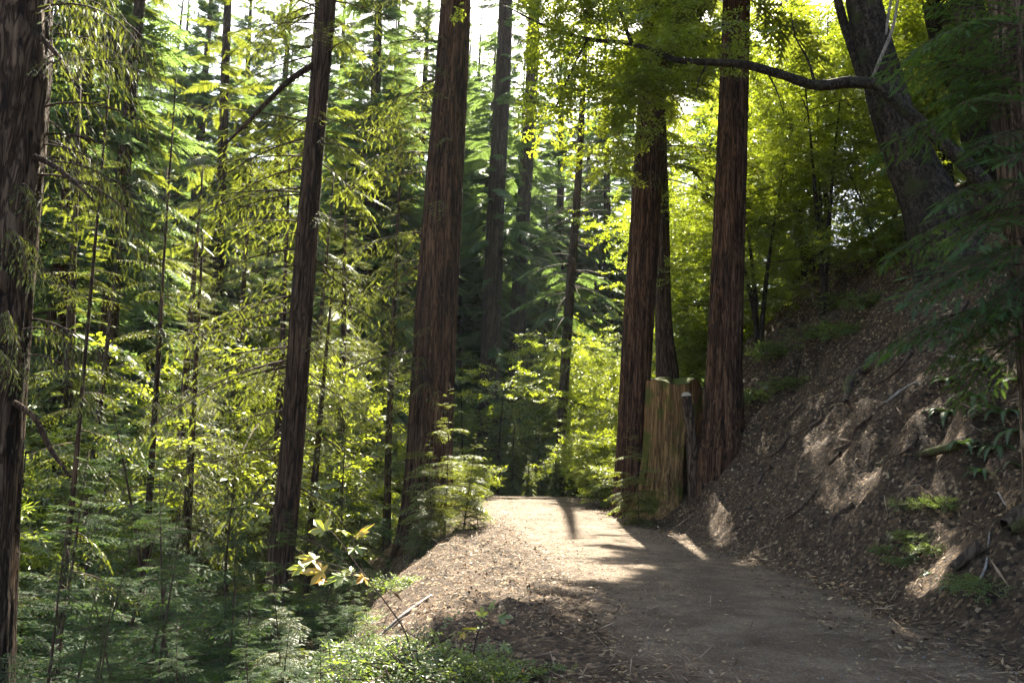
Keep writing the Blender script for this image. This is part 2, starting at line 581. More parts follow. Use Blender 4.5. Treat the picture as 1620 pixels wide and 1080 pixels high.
def ground_frames(x, y, off, jit):
    e = .04
    z = height(x, y)
    on = np.abs(x - road_c(y)) < road_hw(y)
    z = np.where(on, road_z(y) + .012, z)
    nx, ny = -(height(x + e, y) - height(x - e, y)) / (2 * e), -(height(x, y + e) - height(x, y - e)) / (2 * e)
    nx, ny = np.where(on, 0, nx), np.where(on, 0, ny)
    n = np.stack([nx, ny, np.ones_like(nx)], 1) + RNG.normal(0, jit, (len(x), 3))
    n /= np.linalg.norm(n, axis=1)[:, None]
    a = RNG.random(len(x)) * 2 * np.pi
    d = np.stack([np.cos(a), np.sin(a), np.zeros_like(a)], 1)
    d -= n * (d * n).sum(1)[:, None]
    d /= np.linalg.norm(d, axis=1)[:, None]
    return np.stack([x, y, z + off], 1), d, np.cross(n, d), n


def realize(V, F, O, X, Y, Z, s, tint=None, vt=None):
    """Copies of a small template (V, F) placed by origin, axes and scale."""
    s = np.broadcast_to(np.asarray(s, float), (len(O),))[:, None, None]
    P = O[:, None, :] + s * (V[None, :, 0:1] * X[:, None, :] + V[None, :, 1:2] * Y[:, None, :] + V[None, :, 2:3] * Z[:, None, :])
    FF = F[None] + (np.arange(len(O)) * len(V))[:, None, None]
    if tint is None:
        tint = RNG.random(len(O))
    T = np.repeat(tint[:, None], len(V), 1)
    if vt is not None:
        T = T + vt[None, :]
    return P.reshape(-1, 3), FF.reshape(-1, 3), np.clip(T, 0, 1).ravel()


LEAFV = np.array([(0, 0, 0), (.45, .22, .10), (1, 0, .02), (.45, -.22, .10), (.45, 0, .0)], float)
LEAFF = np.array([(0, 4, 1), (1, 4, 2), (0, 3, 4), (3, 2, 4)])
LEAF2 = np.array([(0, 2, 1), (0, 3, 2)])
STICKV = np.array([(0, 0, 0), (.5, .02, .02), (1, 0, 0), (.5, -.02, .02)], float)
STICKF = np.array([(0, 3, 1), (1, 3, 2)])

right_x = lambda y, r: road_c(y) + road_hw(y) - .95 + (r ** 1.4) * 7.0
left_x = lambda y, r: road_c(y) - road_hw(y) + .95 - (r ** 1.05) * 4.2
road_x = lambda y, r: road_c(y) + (r * 2 - 1) * road_hw(y)
mb = MB()
for n, xf, bias in ((50000, right_x, 1.15), (34000, left_x, 1.0)):
    x, y = scatter(n, (4, 27), xf, bias)
    ins = road_hw(y) - np.abs(x - road_c(y))             # leaves thin out over the road
    keep = (fbm(x * .9, y * .9, 12, 4) > np.where(xf is left_x, .30, .46 + .10 * (RNG.random(len(x)) - .5))) & (RNG.random(len(x)) < np.exp(-np.maximum(ins, 0) / .28))
    x, y = x[keep], y[keep]
    O, X, Y, Z = ground_frames(x, y, .006, .35)
    V, F, T = realize(LEAFV[:4], LEAF2, O, X, Y * RNG.uniform(.6, 1.4, (len(x), 1)), Z * RNG.uniform(-1.5, 2.5, (len(x), 1)), (.014 + (.05 if xf is left_x else .075) * RNG.random(len(x)) ** 1.8), RNG.random(len(x)) ** 1.6)
    mb.add(V, F, 0, T)
tag(mb.build('fallen_leaves', M['litter']), 'brown dry leaf litter covering both banks beside the dirt road', 'leaf litter', kind='stuff')
mb = MB()
x, y = scatter(6500, (4, 26), road_x, .9)
keep = RNG.random(len(x)) < .25 + .75 * (np.abs(x - road_c(y)) / road_hw(y)) ** 2
x, y = x[keep], y[keep]
O, X, Y, Z = ground_frames(x, y, .012, .15)
V, F, T = realize(LEAFV[:4], LEAF2, O, X, Y * RNG.uniform(.5, 1.2, (len(x), 1)), Z * RNG.uniform(-.6, 1.5, (len(x), 1)), RNG.uniform(.018, .055, len(x)))
mb.add(V, F, 0, T)
tag(mb.build('scattered_leaves', M['litter_road']), 'small pale yellow leaves scattered over the packed dirt of the road', 'fallen leaves', kind='stuff')
mb = MB()
for n, xf in ((10000, right_x), (8000, left_x), (900, road_x)):
    x, y = scatter(n, (4, 26), xf, 1.0)
    O, X, Y, Z = ground_frames(x, y, .01, .3)
    V, F, T = realize(STICKV, STICKF, O, X, Y * RNG.uniform(.5, 1.6, (len(x), 1)), Z, RNG.uniform(.05, .26, len(x)) * np.where((RNG.random(len(x)) < .03) & (xf is not road_x) & (np.abs(x - road_c(y)) > road_hw(y)), 2.6, 1))
    mb.add(V, F, 0, T)
tag(mb.build('needle_duff', M['duff']), 'thin brown twigs and dry needles strewn over the forest floor', 'twigs', kind='stuff')
mb = MB()
x, y = scatter(1500, (4, 20), road_x, .9)
O, X, Y, Z = ground_frames(x, y, .0, .3)
g = np.array([(1, 0, 0), (0, 1, 0), (-1, 0, 0), (0, -1, 0), (0, 0, .8)], float)
V, F, T = realize(g, np.array([(0, 1, 4), (1, 2, 4), (2, 3, 4), (3, 0, 4)]), O, X, Y * RNG.uniform(.6, 1, (len(x), 1)), Z, RNG.uniform(.004, .014, len(x)))
mb.add(V, F, 0, T)
tag(mb.build('loose_gravel', M['stone']), 'tiny loose grey stones bedded in the packed dirt road', 'gravel', kind='stuff')

# ------------------------------------------------------------------ foliage templates
def frond(n, hw, ln, ang=62, droop=.0, tipw=.35):
    """A flat comb: needles (or leaflets) both sides of an axis of length 1 along +X."""
    V, F = [], []
    for i in range(n):
        t = (i + .4) / n
        l = ln * (1 - (1 - tipw) * t ** 2) * (.55 + .45 * min(1, t * 4))
        a = math.radians(ang - 22 * t)
        z = -droop * t * t
        for s in (-1, 1):
            k = len(V)
            V += [(t - hw, 0, z), (t + hw, 0, z), (t + l * math.cos(a), s * l * math.sin(a), z - .12 * l)]
            F.append((k, k + 1, k + 2) if s > 0 else (k + 1, k, k + 2))
    k = len(V)
    V += [(0, -.012, 0), (0, .012, 0), (1.04, 0, -droop)]
    F.append((k, k + 2, k + 1))
    return np.array(V), np.array(F)


TW_NEAR = frond(6, .08, .30, 62, .08)
TW_MID = frond(7, .06, .22, 62, .08, .3)
TW_FAR = frond(6, .10, .36, 58, .12, .5)
TW_FERN = frond(14, .028, .17, 78, .0, .1)


def norm(a):
    return a / (np.linalg.norm(a, axis=-1, keepdims=True) + 1e-9)


def make_bough(rng, L, nsub, sub, levels, tw, rise=.1, droop=.35, twl=.13, twsp=.055, hang=.0):
    """A flat, feathered conifer bough along +X. Returns leaf V, F, T and wood (path, radius)."""
    ts = np.linspace(0, 1, 9)
    sway = rng.normal(0, .05)
    ax = np.stack([L * ts, L * sway * ts ** 2, L * (rise * ts - droop * ts ** 2)], 1)
    O, X, s, T = [], [], [], []
    paths = [(ax, np.linspace(.007 * L + .003, .0015, 9))]

    def axp(t):
        return np.array([np.interp(t, ts, ax[:, k]) for k in range(3)])
    for i in range(nsub):
        t = .10 + .88 * (i + rng.random() * .6) / nsub
        side = 1 if i % 2 else -1
        prof = min(1, .35 + t * 2.2) * (1 - .82 * t ** 1.7)
        l = sub * L * prof * rng.uniform(.7, 1.15)
        a = math.radians(rng.uniform(48, 66) - 18 * t) * side
        p = axp(t)
        tang = norm(axp(min(1, t + .04)) - axp(max(0, t - .04)))
        d = np.array([math.cos(a) * tang[0] - math.sin(a) * tang[1], math.sin(a) * tang[0] + math.cos(a) * tang[1], tang[2] * .7 + rng.normal(-.08, .10) - hang])
        d = norm(d)
        if levels == 2:
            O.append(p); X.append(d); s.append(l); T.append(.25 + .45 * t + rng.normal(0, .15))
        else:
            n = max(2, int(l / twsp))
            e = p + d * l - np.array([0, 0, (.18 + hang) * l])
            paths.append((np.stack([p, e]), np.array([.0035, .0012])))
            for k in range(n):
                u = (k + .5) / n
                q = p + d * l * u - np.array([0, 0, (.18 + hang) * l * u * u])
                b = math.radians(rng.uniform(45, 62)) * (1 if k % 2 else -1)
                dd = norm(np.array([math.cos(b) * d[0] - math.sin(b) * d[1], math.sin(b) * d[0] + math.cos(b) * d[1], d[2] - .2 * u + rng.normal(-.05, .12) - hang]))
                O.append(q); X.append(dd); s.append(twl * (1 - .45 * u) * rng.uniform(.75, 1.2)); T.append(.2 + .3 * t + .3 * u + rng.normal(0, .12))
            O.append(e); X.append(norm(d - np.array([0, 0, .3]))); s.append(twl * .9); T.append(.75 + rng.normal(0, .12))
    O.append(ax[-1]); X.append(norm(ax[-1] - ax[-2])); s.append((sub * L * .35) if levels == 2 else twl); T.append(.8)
    O, X, s, T = np.array(O), norm(np.array(X)), np.array(s), np.array(T)
    up = norm(np.array([0, 0, 1.0]) + rng.normal(0, .28, (len(O), 3)))
    Y = norm(np.cross(up, X))
    Z = np.cross(X, Y)
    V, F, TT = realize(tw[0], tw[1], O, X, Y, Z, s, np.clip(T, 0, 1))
    return V, F, TT, paths


def bough_set(seed, n, L, *a, **k):
    r = np.random.default_rng(seed)
    out = []
    for _ in range(n):
        V, F, T, paths = make_bough(r, L, *a, **k)
        wmb = MB()
        for i, (P, R) in enumerate(paths):
            tube(wmb, P, R, 4 if i == 0 else 3, 0, .5, cap=False)
        WV, WF, _, _ = wmb.arrays()
        out.append((V, F, T, WV, WF))
    return out


B_NEAR = bough_set(1, 5, 1.0, 25, .46, 3, TW_NEAR, twl=.105, twsp=.046)                       # saplings, L = 1 m
B_HANG = bough_set(2, 5, 1.5, 26, .30, 3, TW_MID, rise=.25, droop=.75, twl=.115, twsp=.068, hang=.55)   # drooping old foliage
B_MID = bough_set(3, 6, 2.0, 21, .34, 3, TW_MID, rise=.05, droop=.30, twl=.150, twsp=.090, hang=.10)    # 10-20 m
B_FAR = bough_set(4, 7, 3.4, 40, .27, 2, TW_FAR, rise=.05, droop=.30, hang=.08)               # beyond 20 m


def place_boughs(mb, rng, bs, base, az, el, sc, roll=.2, tint_add=0.0):
    """Boughs of a set at base points, pointing along azimuth / elevation."""
    base, az, el, sc = np.asarray(base, float), np.asarray(az), np.asarray(el), np.asarray(sc)
    X = np.stack([np.cos(az) * np.cos(el), np.sin(az) * np.cos(el), np.sin(el)], 1)
    Y = np.stack([-np.sin(az), np.cos(az), np.zeros_like(az)], 1)
    Y = norm(Y + np.cross(X, Y) * rng.normal(0, roll, (len(az), 1)))
    Z = np.cross(X, Y)
    var = rng.integers(0, len(bs), len(az))
    for v in range(len(bs)):
        k = var == v
        if not k.any():
            continue
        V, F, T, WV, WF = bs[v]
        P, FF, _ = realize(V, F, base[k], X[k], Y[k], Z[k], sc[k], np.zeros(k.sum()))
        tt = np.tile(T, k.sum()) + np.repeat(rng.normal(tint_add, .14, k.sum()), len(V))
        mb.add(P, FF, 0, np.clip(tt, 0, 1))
        P, FF, _ = realize(WV, WF, base[k], X[k], Y[k], Z[k], sc[k], np.zeros(k.sum()))
        mb.add(P, FF, 1, .5)


def path_at(P, z):
    P = np.asarray(P)
    return np.stack([np.interp(z, P[:, 2], P[:, k]) for k in range(3)], -1)


def conifer_crown(mb, rng, path, rad, z0, z1, Lmax, n, bs, blen, shape=1.2, el0=-.25, el1=.35, azr=None, cyl=.0, tint=0.0):
    z = z0 + (z1 - z0) * np.sort(rng.random(n)) ** (1.0)
    t = (z - z0) / (z1 - z0)
    L = Lmax * np.maximum(.10, (1 - (1 - cyl) * t ** shape)) * rng.uniform(.55, 1.12, n)
    az = (np.arange(n) * 2.39996 + rng.normal(0, .5, n)) if azr is None else rng.uniform(azr[0], azr[1], n)
    el = el0 + (el1 - el0) * t + rng.normal(0, .12, n)
    b = path_at(path, z)
    r = np.interp(z, np.asarray(path)[:, 2], rad) * .8
    b = b + np.stack([np.cos(az) * r, np.sin(az) * r, 0 * r], 1)
    place_boughs(mb, rng, bs, b, az, el, L / blen, tint_add=tint)


# broadleaf sprays
def make_leaf_spray(rng, leaf=.075, L=.55, ntw=7, nl=7, width=1.0):
    O, X, s, T = [], [], [], []
    paths = [(np.array([(0, 0, 0), (L * .5, 0, .02), (L, 0, -.05)]), np.array([.006, .004, .0015]))]
    for i in range(ntw):
        t = .15 + .85 * i / max(1, ntw - 1)
        a = (1 if i % 2 else -1) * math.radians(rng.uniform(25, 65)) * (1 - .6 * t)
        d = norm(np.array([math.cos(a), math.sin(a), rng.normal(.0, .25)]))
        l = L * .5 * (1 - .4 * t) * rng.uniform(.7, 1.2)
        p = np.array([L * t, 0, 0])
        for k in range(nl):
            u = (k + .6) / nl
            b = (1 if k % 2 else -1) * math.radians(rng.uniform(30, 75))
            dd = norm(np.array([math.cos(b) * d[0] - math.sin(b) * d[1], math.sin(b) * d[0] + math.cos(b) * d[1], rng.normal(-.25, .3)]))
            O.append(p + d * l * u + rng.normal(0, .012, 3)); X.append(dd); s.append(leaf * rng.uniform(.65, 1.25)); T.append(rng.random())
    O, X, s, T = np.array(O), np.array(X), np.array(s), np.array(T)
    up = norm(np.array([0, 0, 1.0]) + rng.normal(0, .38, (len(O), 3)))
    Y = norm(np.cross(up, X)) * width
    Z = norm(np.cross(X, Y))
    V, F, TT = realize(LEAFV[:4], np.array([(0, 2, 1), (0, 3, 2)]), O, X, Y, Z, s, T)
    wmb = MB()
    for i, (P, R) in enumerate(paths):
        tube(wmb, P, R, 3, 0, .5, cap=False)
    WV, WF, _, _ = wmb.arrays()
    return V, F, TT, WV, WF


_r = np.random.default_rng(5)
L_BROAD = [make_leaf_spray(_r, .085, .6, 7, 7, 1.25) for _ in range(6)]
L_BAY = [make_leaf_spray(_r, .085, .6, 7, 8, .75) for _ in range(6)]
L_SMALL = [make_leaf_spray(_r, .038, .28, 6, 6, 1.3) for _ in range(6)]


def leaf_clumps(mb, rng, clumps, sprays, sc=(.8, 1.3), flat=.35, out=.8):
    """clumps: (centre, radii, count): sprays through each ellipsoid, thicker towards its rim, uneven."""
    for c, rad, n in clumps:
        c, rad = np.asarray(c, float), np.asarray(rad, float)
        d = norm(rng.normal(0, 1, (n, 3)))
        rr = rng.random(n) ** .45
        p = c + d * rad * rr[:, None]
        keep = fbm(p[:, 0] * 1.1, p[:, 1] * 1.1, p[:, 2] * 1.3, 2) > .36
        p, d = p[keep], d[keep]
        az = np.arctan2(d[:, 1], d[:, 0]) + rng.normal(0, .7, len(p))
        el = np.clip(d[:, 2] * out, -.5, .7) * flat + rng.normal(-.1, .25, len(p))
        place_boughs(mb, rng, sprays, p, az, el, rng.uniform(*sc, len(p)), roll=.35)


# ------------------------------------------------------------------ trunks
def bark_bump(amp, k=7.0, kz=1.0, flare=0.0, zb=0.0, lobes=5, ph=0.0):
    def f(th, s, P):
        c, sn = np.cos(th), np.sin(th)
        warp = .35 * noise3(c * 1.2 + ph, sn * 1.2, s * .5)
        n = fbm(c * k + ph + warp, sn * k + warp, s * kz, 3)
        rid = 1 - np.abs(2 * n - 1) * 2.2
        big = noise3(c * 1.4 + 5 + ph, sn * 1.4, s * .25)
        out = 1 + amp * rid + .10 * (big - .5)
        if flare:
            hgt = np.maximum(P[:, 2:3] - zb, 0)
            e = np.exp(-hgt / .7)
            lob = .6 + .8 * noise3(c * lobes * .45 + ph, sn * lobes * .45, 2.2 + 0 * s)
            out = out + flare * e * lob
        return out
    return f


def trunk_mesh(mb, P, R, amp=.06, sides=56, step=.16, flare=0, zb=0, ph=0.0, k=7.0, kz=1.0, mat=0):
    Ps, Rs = resample(P, R, step)
    far_up = Ps[:, 2] > 13.5
    keep = ~far_up | (np.arange(len(Ps)) % 8 == 0)
    keep[-1] = True
    Ps, Rs = Ps[keep], Rs[keep]
    b = bark_bump(amp, k, kz, flare, zb, 5, ph)
    tube(mb, Ps, Rs, sides, mat, .5, None, b)
    # bark hollows are a little darker in tone than the plates (tint)
    th = np.linspace(0, 2 * np.pi, sides, endpoint=False)
    s = np.concatenate([[0], np.cumsum(np.linalg.norm(np.diff(Ps, axis=0), axis=1))])[:, None]
    n = fbm(np.cos(th)[None] * k * 1.7 + ph, np.sin(th)[None] * k * 1.7, s * kz, 2)
    mb.T[-1] = np.append(np.clip(n, 0, 1).ravel(), .5).astype(np.float32)


def px_path(pts, Y, top=None, top_r=.04):
    """Photo pixels (u, v, width px) at depth Y -> centre line and radii, carried down to the ground and up to height `top`."""
    P = [at(u, v, Y) for u, v, _ in pts]
    R = [wd * .5 * Y / F_PX for _, _, wd in pts]
    lo, nx = P[0], P[1]
    d = (lo - nx) / (nx[2] - lo[2])
    gz = hpt(lo[0], lo[1])
    for _ in range(6):
        q = lo + d * max(0, lo[2] - gz)
        gz = hpt(q[0], q[1])
    if lo[2] - gz > .15:
        q = lo + d * (lo[2] - gz)
        P.insert(0, q)
        R.insert(0, R[0] * 1.04)
    zb = min(gz, P[0][2])
    P.insert(0, P[0] + d * 1.1)
    R.insert(0, R[0])
    if top:
        a, b = P[-2], P[-1]
        up = (b - a) / (b[2] - a[2])
        up[:2] *= .6
        h = top - b[2]
        for t in (.35, .7, 1.0):
            P.append(b + up * h * t)
            R.append(R[len(R) - 1] if False else (wd_last := pts[-1][2] * .5 * Y / F_PX) * (1 - t) + top_r * t)
    return np.array(P), np.array(R), zb


def tree(name, label, group, P, R, zb, mats=('bark', 'needle'), amp=.06, sides=56, step=.16, flare=.35, crown=None, ph=0.0, k=7.0, kz=1.0, cat='tree', cull=True, limbs=None):
    P = np.asarray(P)
    base = np.array([P[1][0], P[1][1], zb])
    t = thing(name, base, label, cat, group)
    mb = MB()
    trunk_mesh(mb, P - base, R, amp, sides, step, flare, 0.0, ph, k, kz)
    mb.build('trunk', M[mats[0]], t, smooth=True)
    if limbs:
        for Q, RQ, mt in limbs:
            lb = MB()
            Qs, Rq = resample(np.asarray(Q) - base, RQ, .12)
            tube(lb, Qs, Rq, 14, 0, .5, None, bark_bump(.12, 2.5, 2.4, ph=ph))
            lb.build('limb', M[mt], t, smooth=True)
    if crown:
        cm = MB()
        crown(cm, P, R)
        cm.V = [v - base.astype(np.float32) for v in cm.V]
        bb = base
        cm.build('crown', [M[mats[1]], M['twig']], t, cull=(lambda c: c + bb) if cull else None)
    return t


rg = np.random.default_rng
ALONG = 'redwoods standing along the road'

# T3: the big redwood left of the road
P, R, zb = px_path([(672, 890, 78), (680, 700, 66), (690, 500, 63), (705, 250, 56), (721, 0, 48), (735, -240, 42)], 19, 32)
def cr(mb, P, R):
    r = rg(31)
    conifer_crown(mb, r, P, R, 15.5, 31, 3.4, 85, B_FAR, 3.4)
    # boughs hanging in front of and left of the trunk, tips in the sun
    conifer_crown(mb, r, P, R, 3.0, 13.5, 2.6, 36, B_MID, 2.0, 1, -.3, -.1, azr=(2.4, 4.1), cyl=.9)
    conifer_crown(mb, r, P, R, 3.0, 11.5, 1.3, 10, B_MID, 2.0, 1, -.25, -.1, azr=(3.6, 4.9), cyl=.9)
    conifer_crown(mb, r, P, R, 1.0, 4.5, 1.5, 12, B_MID, 2.0, 1, -.3, -.1, azr=(2.6, 5.6), cyl=.9)
tree('redwood_tree', 'broad reddish-brown redwood with straight furrowed trunk, left of the road bend', None, P, R, zb, crown=cr, ph=3.1, amp=.09, sides=110, step=.12, flare=.42)

# T2: slimmer redwood down the slope on the left
P, R, zb = px_path([(443, 905, 38), (462, 700, 36), (480, 450, 34), (497, 230, 31), (519, 0, 27), (535, -200, 24)], 13, 26)
def cr(mb, P, R):
    r = rg(32)
    conifer_crown(mb, r, P, R, 13.5, 26, 2.4, 60, B_FAR, 3.4)
    conifer_crown(mb, r, P, R, 1.0, 11.5, 2.2, 70, B_MID, 2.0, 1, -.25, .05, azr=(1.9, 4.0), cyl=.9)
    conifer_crown(mb, r, P, R, .0, 11.5, 1.7, 44, B_MID, 2.0, 1, -.35, -.05, azr=(-1.2, 1.4), cyl=.9)
lim = [([at(500, 100, 13), at(455, 130, 12.7), at(400, 185, 12.4), at(345, 240, 12.0)], [.05, .04, .03, .012], 'bark_far')]
tree('redwood_tree', 'slender brown redwood with feathery side boughs growing below the left shoulder', None, P, R, zb, ('bark_far', 'needle'), crown=cr, ph=7.7, flare=.3, step=.12, limbs=lim)

# T1: old redwood cut by the left edge
P, R, zb = px_path([(-30, 1000, 88), (-18, 700, 92), (5, 350, 100), (22, 100, 108), (30, -200, 104)], 8.5, 30)
def cr(mb, P, R):
    r = rg(33)
    conifer_crown(mb, r, P, R, 11, 30, 3.6, 70, B_FAR, 3.4)
    conifer_crown(mb, r, P, R, 4.2, 7.2, 1.7, 13, B_HANG, 1.5, 1, -.05, .05, azr=(-.5, .9), cyl=.9)
    conifer_crown(mb, r, P, R, 2.4, 4.6, 1.1, 15, B_HANG, 1.5, 1, -.1, .0, azr=(-1.3, .5), cyl=.9)
    conifer_crown(mb, r, P, R, 5.0, 9.0, 2.0, 14, B_HANG, 1.5, 1, -.1, .1, azr=(-1.6, 1.6), cyl=.9)
lim = [([at(60, 55, 8.4), at(85, 80, 8.3), at(105, 110, 8.2), at(118, 135, 8.1)], [.03, .025, .018, .008], 'bark_far'),
       ([at(55, 248, 8.4), at(85, 262, 8.3), at(120, 290, 8.2), at(150, 320, 8.1)], [.03, .026, .02, .008], 'bark_far'),
       ([at(20, 635, 8.4), at(55, 660, 8.3), at(80, 710, 8.2), at(112, 755, 8.1)], [.03, .028, .022, .01], 'bark_far')]
tree('redwood_tree', 'weathered grey-brown redwood trunk draped with hanging dark foliage', None, P, R, zb, ('bark_grey', 'needle'), crown=cr, ph=1.7, amp=.09, sides=80, step=.08, kz=1.0, limbs=lim)

# T7: redwood at the road's right edge beside the stump
P, R, zb = px_path([(996, 790, 42), (1003, 650, 45), (1012, 480, 46), (1024, 280, 44), (1040, 0, 43), (1052, -220, 38)], 19.6, 31)
def cr(mb, P, R):
    r = rg(34)
    conifer_crown(mb, r, P, R, 12.5, 31, 3.4, 95, B_FAR, 3.4)
    conifer_crown(mb, r, P, R, 8.2, 13, 1.3, 42, B_MID, 2.0, 1, -.6, -.3, cyl=.95)
    conifer_crown(mb, r, P, R, 4.8, 6.0, .7, 3, B_MID, 2.0, 1, -.4, -.2, azr=(-1.8, -.6), cyl=.95)
tree('redwood_tree', 'reddish redwood trunk rising at the road edge directly left of the tall stump', None, P, R, zb, crown=cr, ph=9.2, amp=.09, flare=.32, sides=92, step=.12)

# T9: redwood on the bank right of the stump
P, R, zb = px_path([(1143, 690, 56), (1146, 600, 53), (1152, 400, 49), (1159, 200, 45), (1165, 0, 42), (1171, -220, 38)], 18, 30)
def cr(mb, P, R):
    r = rg(35)
    conifer_crown(mb, r, P, R, 12.2, 30, 3.4, 95, B_FAR, 3.4)
    conifer_crown(mb, r, P, R, 9.6, 12, .8, 12, B_MID, 2.0, 1, -.5, -.2, cyl=.95)
tree('redwood_tree', 'clean brown redwood trunk on the bank directly right of the tall stump', None, P, R, zb, crown=cr, ph=4.4, amp=.09, flare=.4, sides=92, step=.12)

# T8: dark trunk behind the stump
P, R, zb = px_path([(1056, 590, 34), (1050, 500, 25), (1046, 300, 22), (1042, 100, 20), (1040, -100, 18)], 23, 28)
def cr(mb, P, R):
    conifer_crown(mb, rg(36), P, R, 9.5, 28, 3.2, 120, B_FAR, 3.4)
tree('redwood_tree', 'dark narrow trunk with flared foot standing behind the tall stump', None, P, R, zb, ('bark_far', 'needle'), crown=cr, ph=5.4)

# T12: redwood at the right edge
P, R, zb = px_path([(1648, 700, 46), (1634, 500, 48), (1614, 250, 64), (1600, 0, 66), (1596, -160, 62)], 8.6, 28)
def cr(mb, P, R):
    r = rg(37)
    conifer_crown(mb, r, P, R, 10.5, 28, 3.2, 75, B_FAR, 3.4)
lim = []
tree('redwood_tree', 'grey furrowed redwood trunk on the bank behind drooping green boughs', None, P, R, zb, ('bark_grey', 'needle_blue'), crown=cr, ph=2.4, amp=.1, sides=72, step=.08, kz=1.0)

# far trunks straight ahead, beyond the bend
far = [([(776, 560, 30), (783, 350, 28), (797, 90, 24), (803, -100, 20)], 41, 36, 'tall dark redwood far beyond the bend, thickest of the three straight trunks', 41, .8),
       ([(812, 680, 25), (824, 400, 23), (840, 150, 20), (848, -80, 17)], 44, 34, 'tall narrow redwood beyond the bend with short drooping side branches', 42, .8),
       ([(886, 720, 15), (899, 500, 15), (917, 250, 11), (928, 20, 7)], 32, 18, 'thin leaning bare-stemmed conifer beyond the road crest in front of bright shrubs', 43, .65)]
for pts, Y, H, lab, sd, lm in far:
    P, R, zb = px_path(pts, Y, H)
    def cr(mb, P, R, sd=sd, H=H, lm=lm):
        r = rg(sd)
        z0 = 10 if sd != 43 else 7
        conifer_crown(mb, r, P, R, z0, H, 4.4 * lm, 190 if sd == 43 else 140, B_FAR, 3.4, 1.3)
        conifer_crown(mb, r, P, R, 1.0, z0 + 3, 3.2 * lm, 26 if sd == 43 else 22, B_FAR, 3.4, 1, -.35, -.1, cyl=.9)
    tree('redwood_tree', lab, None, P, R, zb, ('bark_far', 'needle_far'), crown=cr, ph=sd * .7, sides=32, step=.4)

# trunks among the foliage on the left
lefts = [([(155, 690, 27), (176, 480, 26), (196, 260, 22), (210, 120, 19)], 26, 30, 'pale straight conifer trunk seen against bright sky beside hanging foliage', 51, 3.0, 85, 6.5),
         ([(236, 790, 10), (245, 650, 9), (252, 540, 7), (258, 430, 4)], 14, 8.0, 'thin dark sapling stem standing among the boughs below the left slope', 52, 1.3, 40, .5),
         ([(611, 870, 12), (615, 700, 10), (621, 540, 8), (628, 380, 5)], 21.5, 10, 'thin dark stem standing just left of the broad redwood', 53, 1.5, 40, 3.5),
         ([(340, 560, 19), (343, 480, 18), (350, 300, 16), (358, 60, 13)], 34, 30, 'sunlit mid-distance trunk glimpsed through yellow-green boughs', 54, 3.6, 90, 7.0),
         ([(484, 420, 21), (489, 300, 20), (499, 120, 17), (506, 0, 15)], 27, 28, 'pale grey conifer trunk partly hidden directly behind the slender redwood', 55, 3.0, 85, 4.0),
         ([(95, 1000, 9), (105, 880, 9), (118, 760, 8), (128, 640, 6)], 11, 6.5, 'spindly dark sapling rising from the shaded undergrowth under hanging foliage', 56, 1.2, 36, .0)]
for pts, Y, H, lab, sd, Lm, n, z0 in lefts:
    P, R, zb = px_path(pts, Y, H, .012 if H < 12 else .04)
    def cr(mb, P, R, sd=sd, H=H, Lm=Lm, n=n, z0=z0):
        if H > 12:
            conifer_crown(mb, rg(sd), P, R, z0, H, Lm, n, B_FAR, 3.4)
        else:
            conifer_crown(mb, rg(sd), P, R, z0, H, Lm, n, B_MID, 2.0)
    tree('conifer_tree' if H > 12 else 'conifer_sapling', lab, None, P, R, zb, ('bark_far', 'needle'), crown=cr, ph=sd * .3, sides=28, step=.3, cat='tree' if H > 12 else 'sapling')

# ------------------------------------------------------------------ shared forest trees
def shared_conifer(seed, H, z0, Lm, n, bs, bl, mat, shape=1.1):
    r = rg(seed)
    P = np.array([(0, 0, -.6), (0, 0, 0), (r.normal(0, .1), r.normal(0, .1), H * .4), (r.normal(0, .2), r.normal(0, .2), H)])
    R = np.array([H * .0125, H * .012, H * .009, .02])
    tm, cm = MB(), MB()
    trunk_mesh(tm, P, R, .06, 20, .6, .3, 0, seed * .37)
    Ps, Rs = resample(P, R, .5)
    conifer_crown(cm, r, Ps, Rs, z0, H, Lm, n, bs, bl, shape)
    return tm.mesh('forest_trunk', [M['bark_far']], True), cm.mesh('forest_crown', [M[mat], M['twig']])


BSH = []
SHARED = [shared_conifer(61, 24, 1.5, 3.5, 110, B_FAR, 3.4, 'needle'),
          shared_conifer(62, 30, 5.0, 3.7, 105, B_FAR, 3.4, 'needle_far', 2.0),
          shared_conifer(63, 15, .4, 2.7, 80, B_FAR, 3.4, 'needle'),
          shared_conifer(64, 14, .4, 2.4, 48, B_MID, 2.0, 'needle'),
          shared_conifer(65, 42, 5.0, 4.3, 145, B_FAR, 3.4, 'needle_far', 2.4)]


def tiers(t, me, n, name='crown'):
    """The crown as n interleaved sets of boughs that share one mesh."""
    for q in range(n):
        o = link(name, me, t)
        o.rotation_euler = (0, 0, q * 2.0 + .3 * q * q)
        o.scale = (1, 1, 1 - .013 * q)


def place_shared(name, pair, x, y, rz, sc, label, group, cat='tree'):
    t = thing(name, (x, y, hpt(x, y) - .05), label, cat, group, rz, sc)
    link('trunk', pair[0], t)
    tiers(t, pair[1], 2 if pair in BSH else 6 if pair is SHARED[3] else 4)
    return t


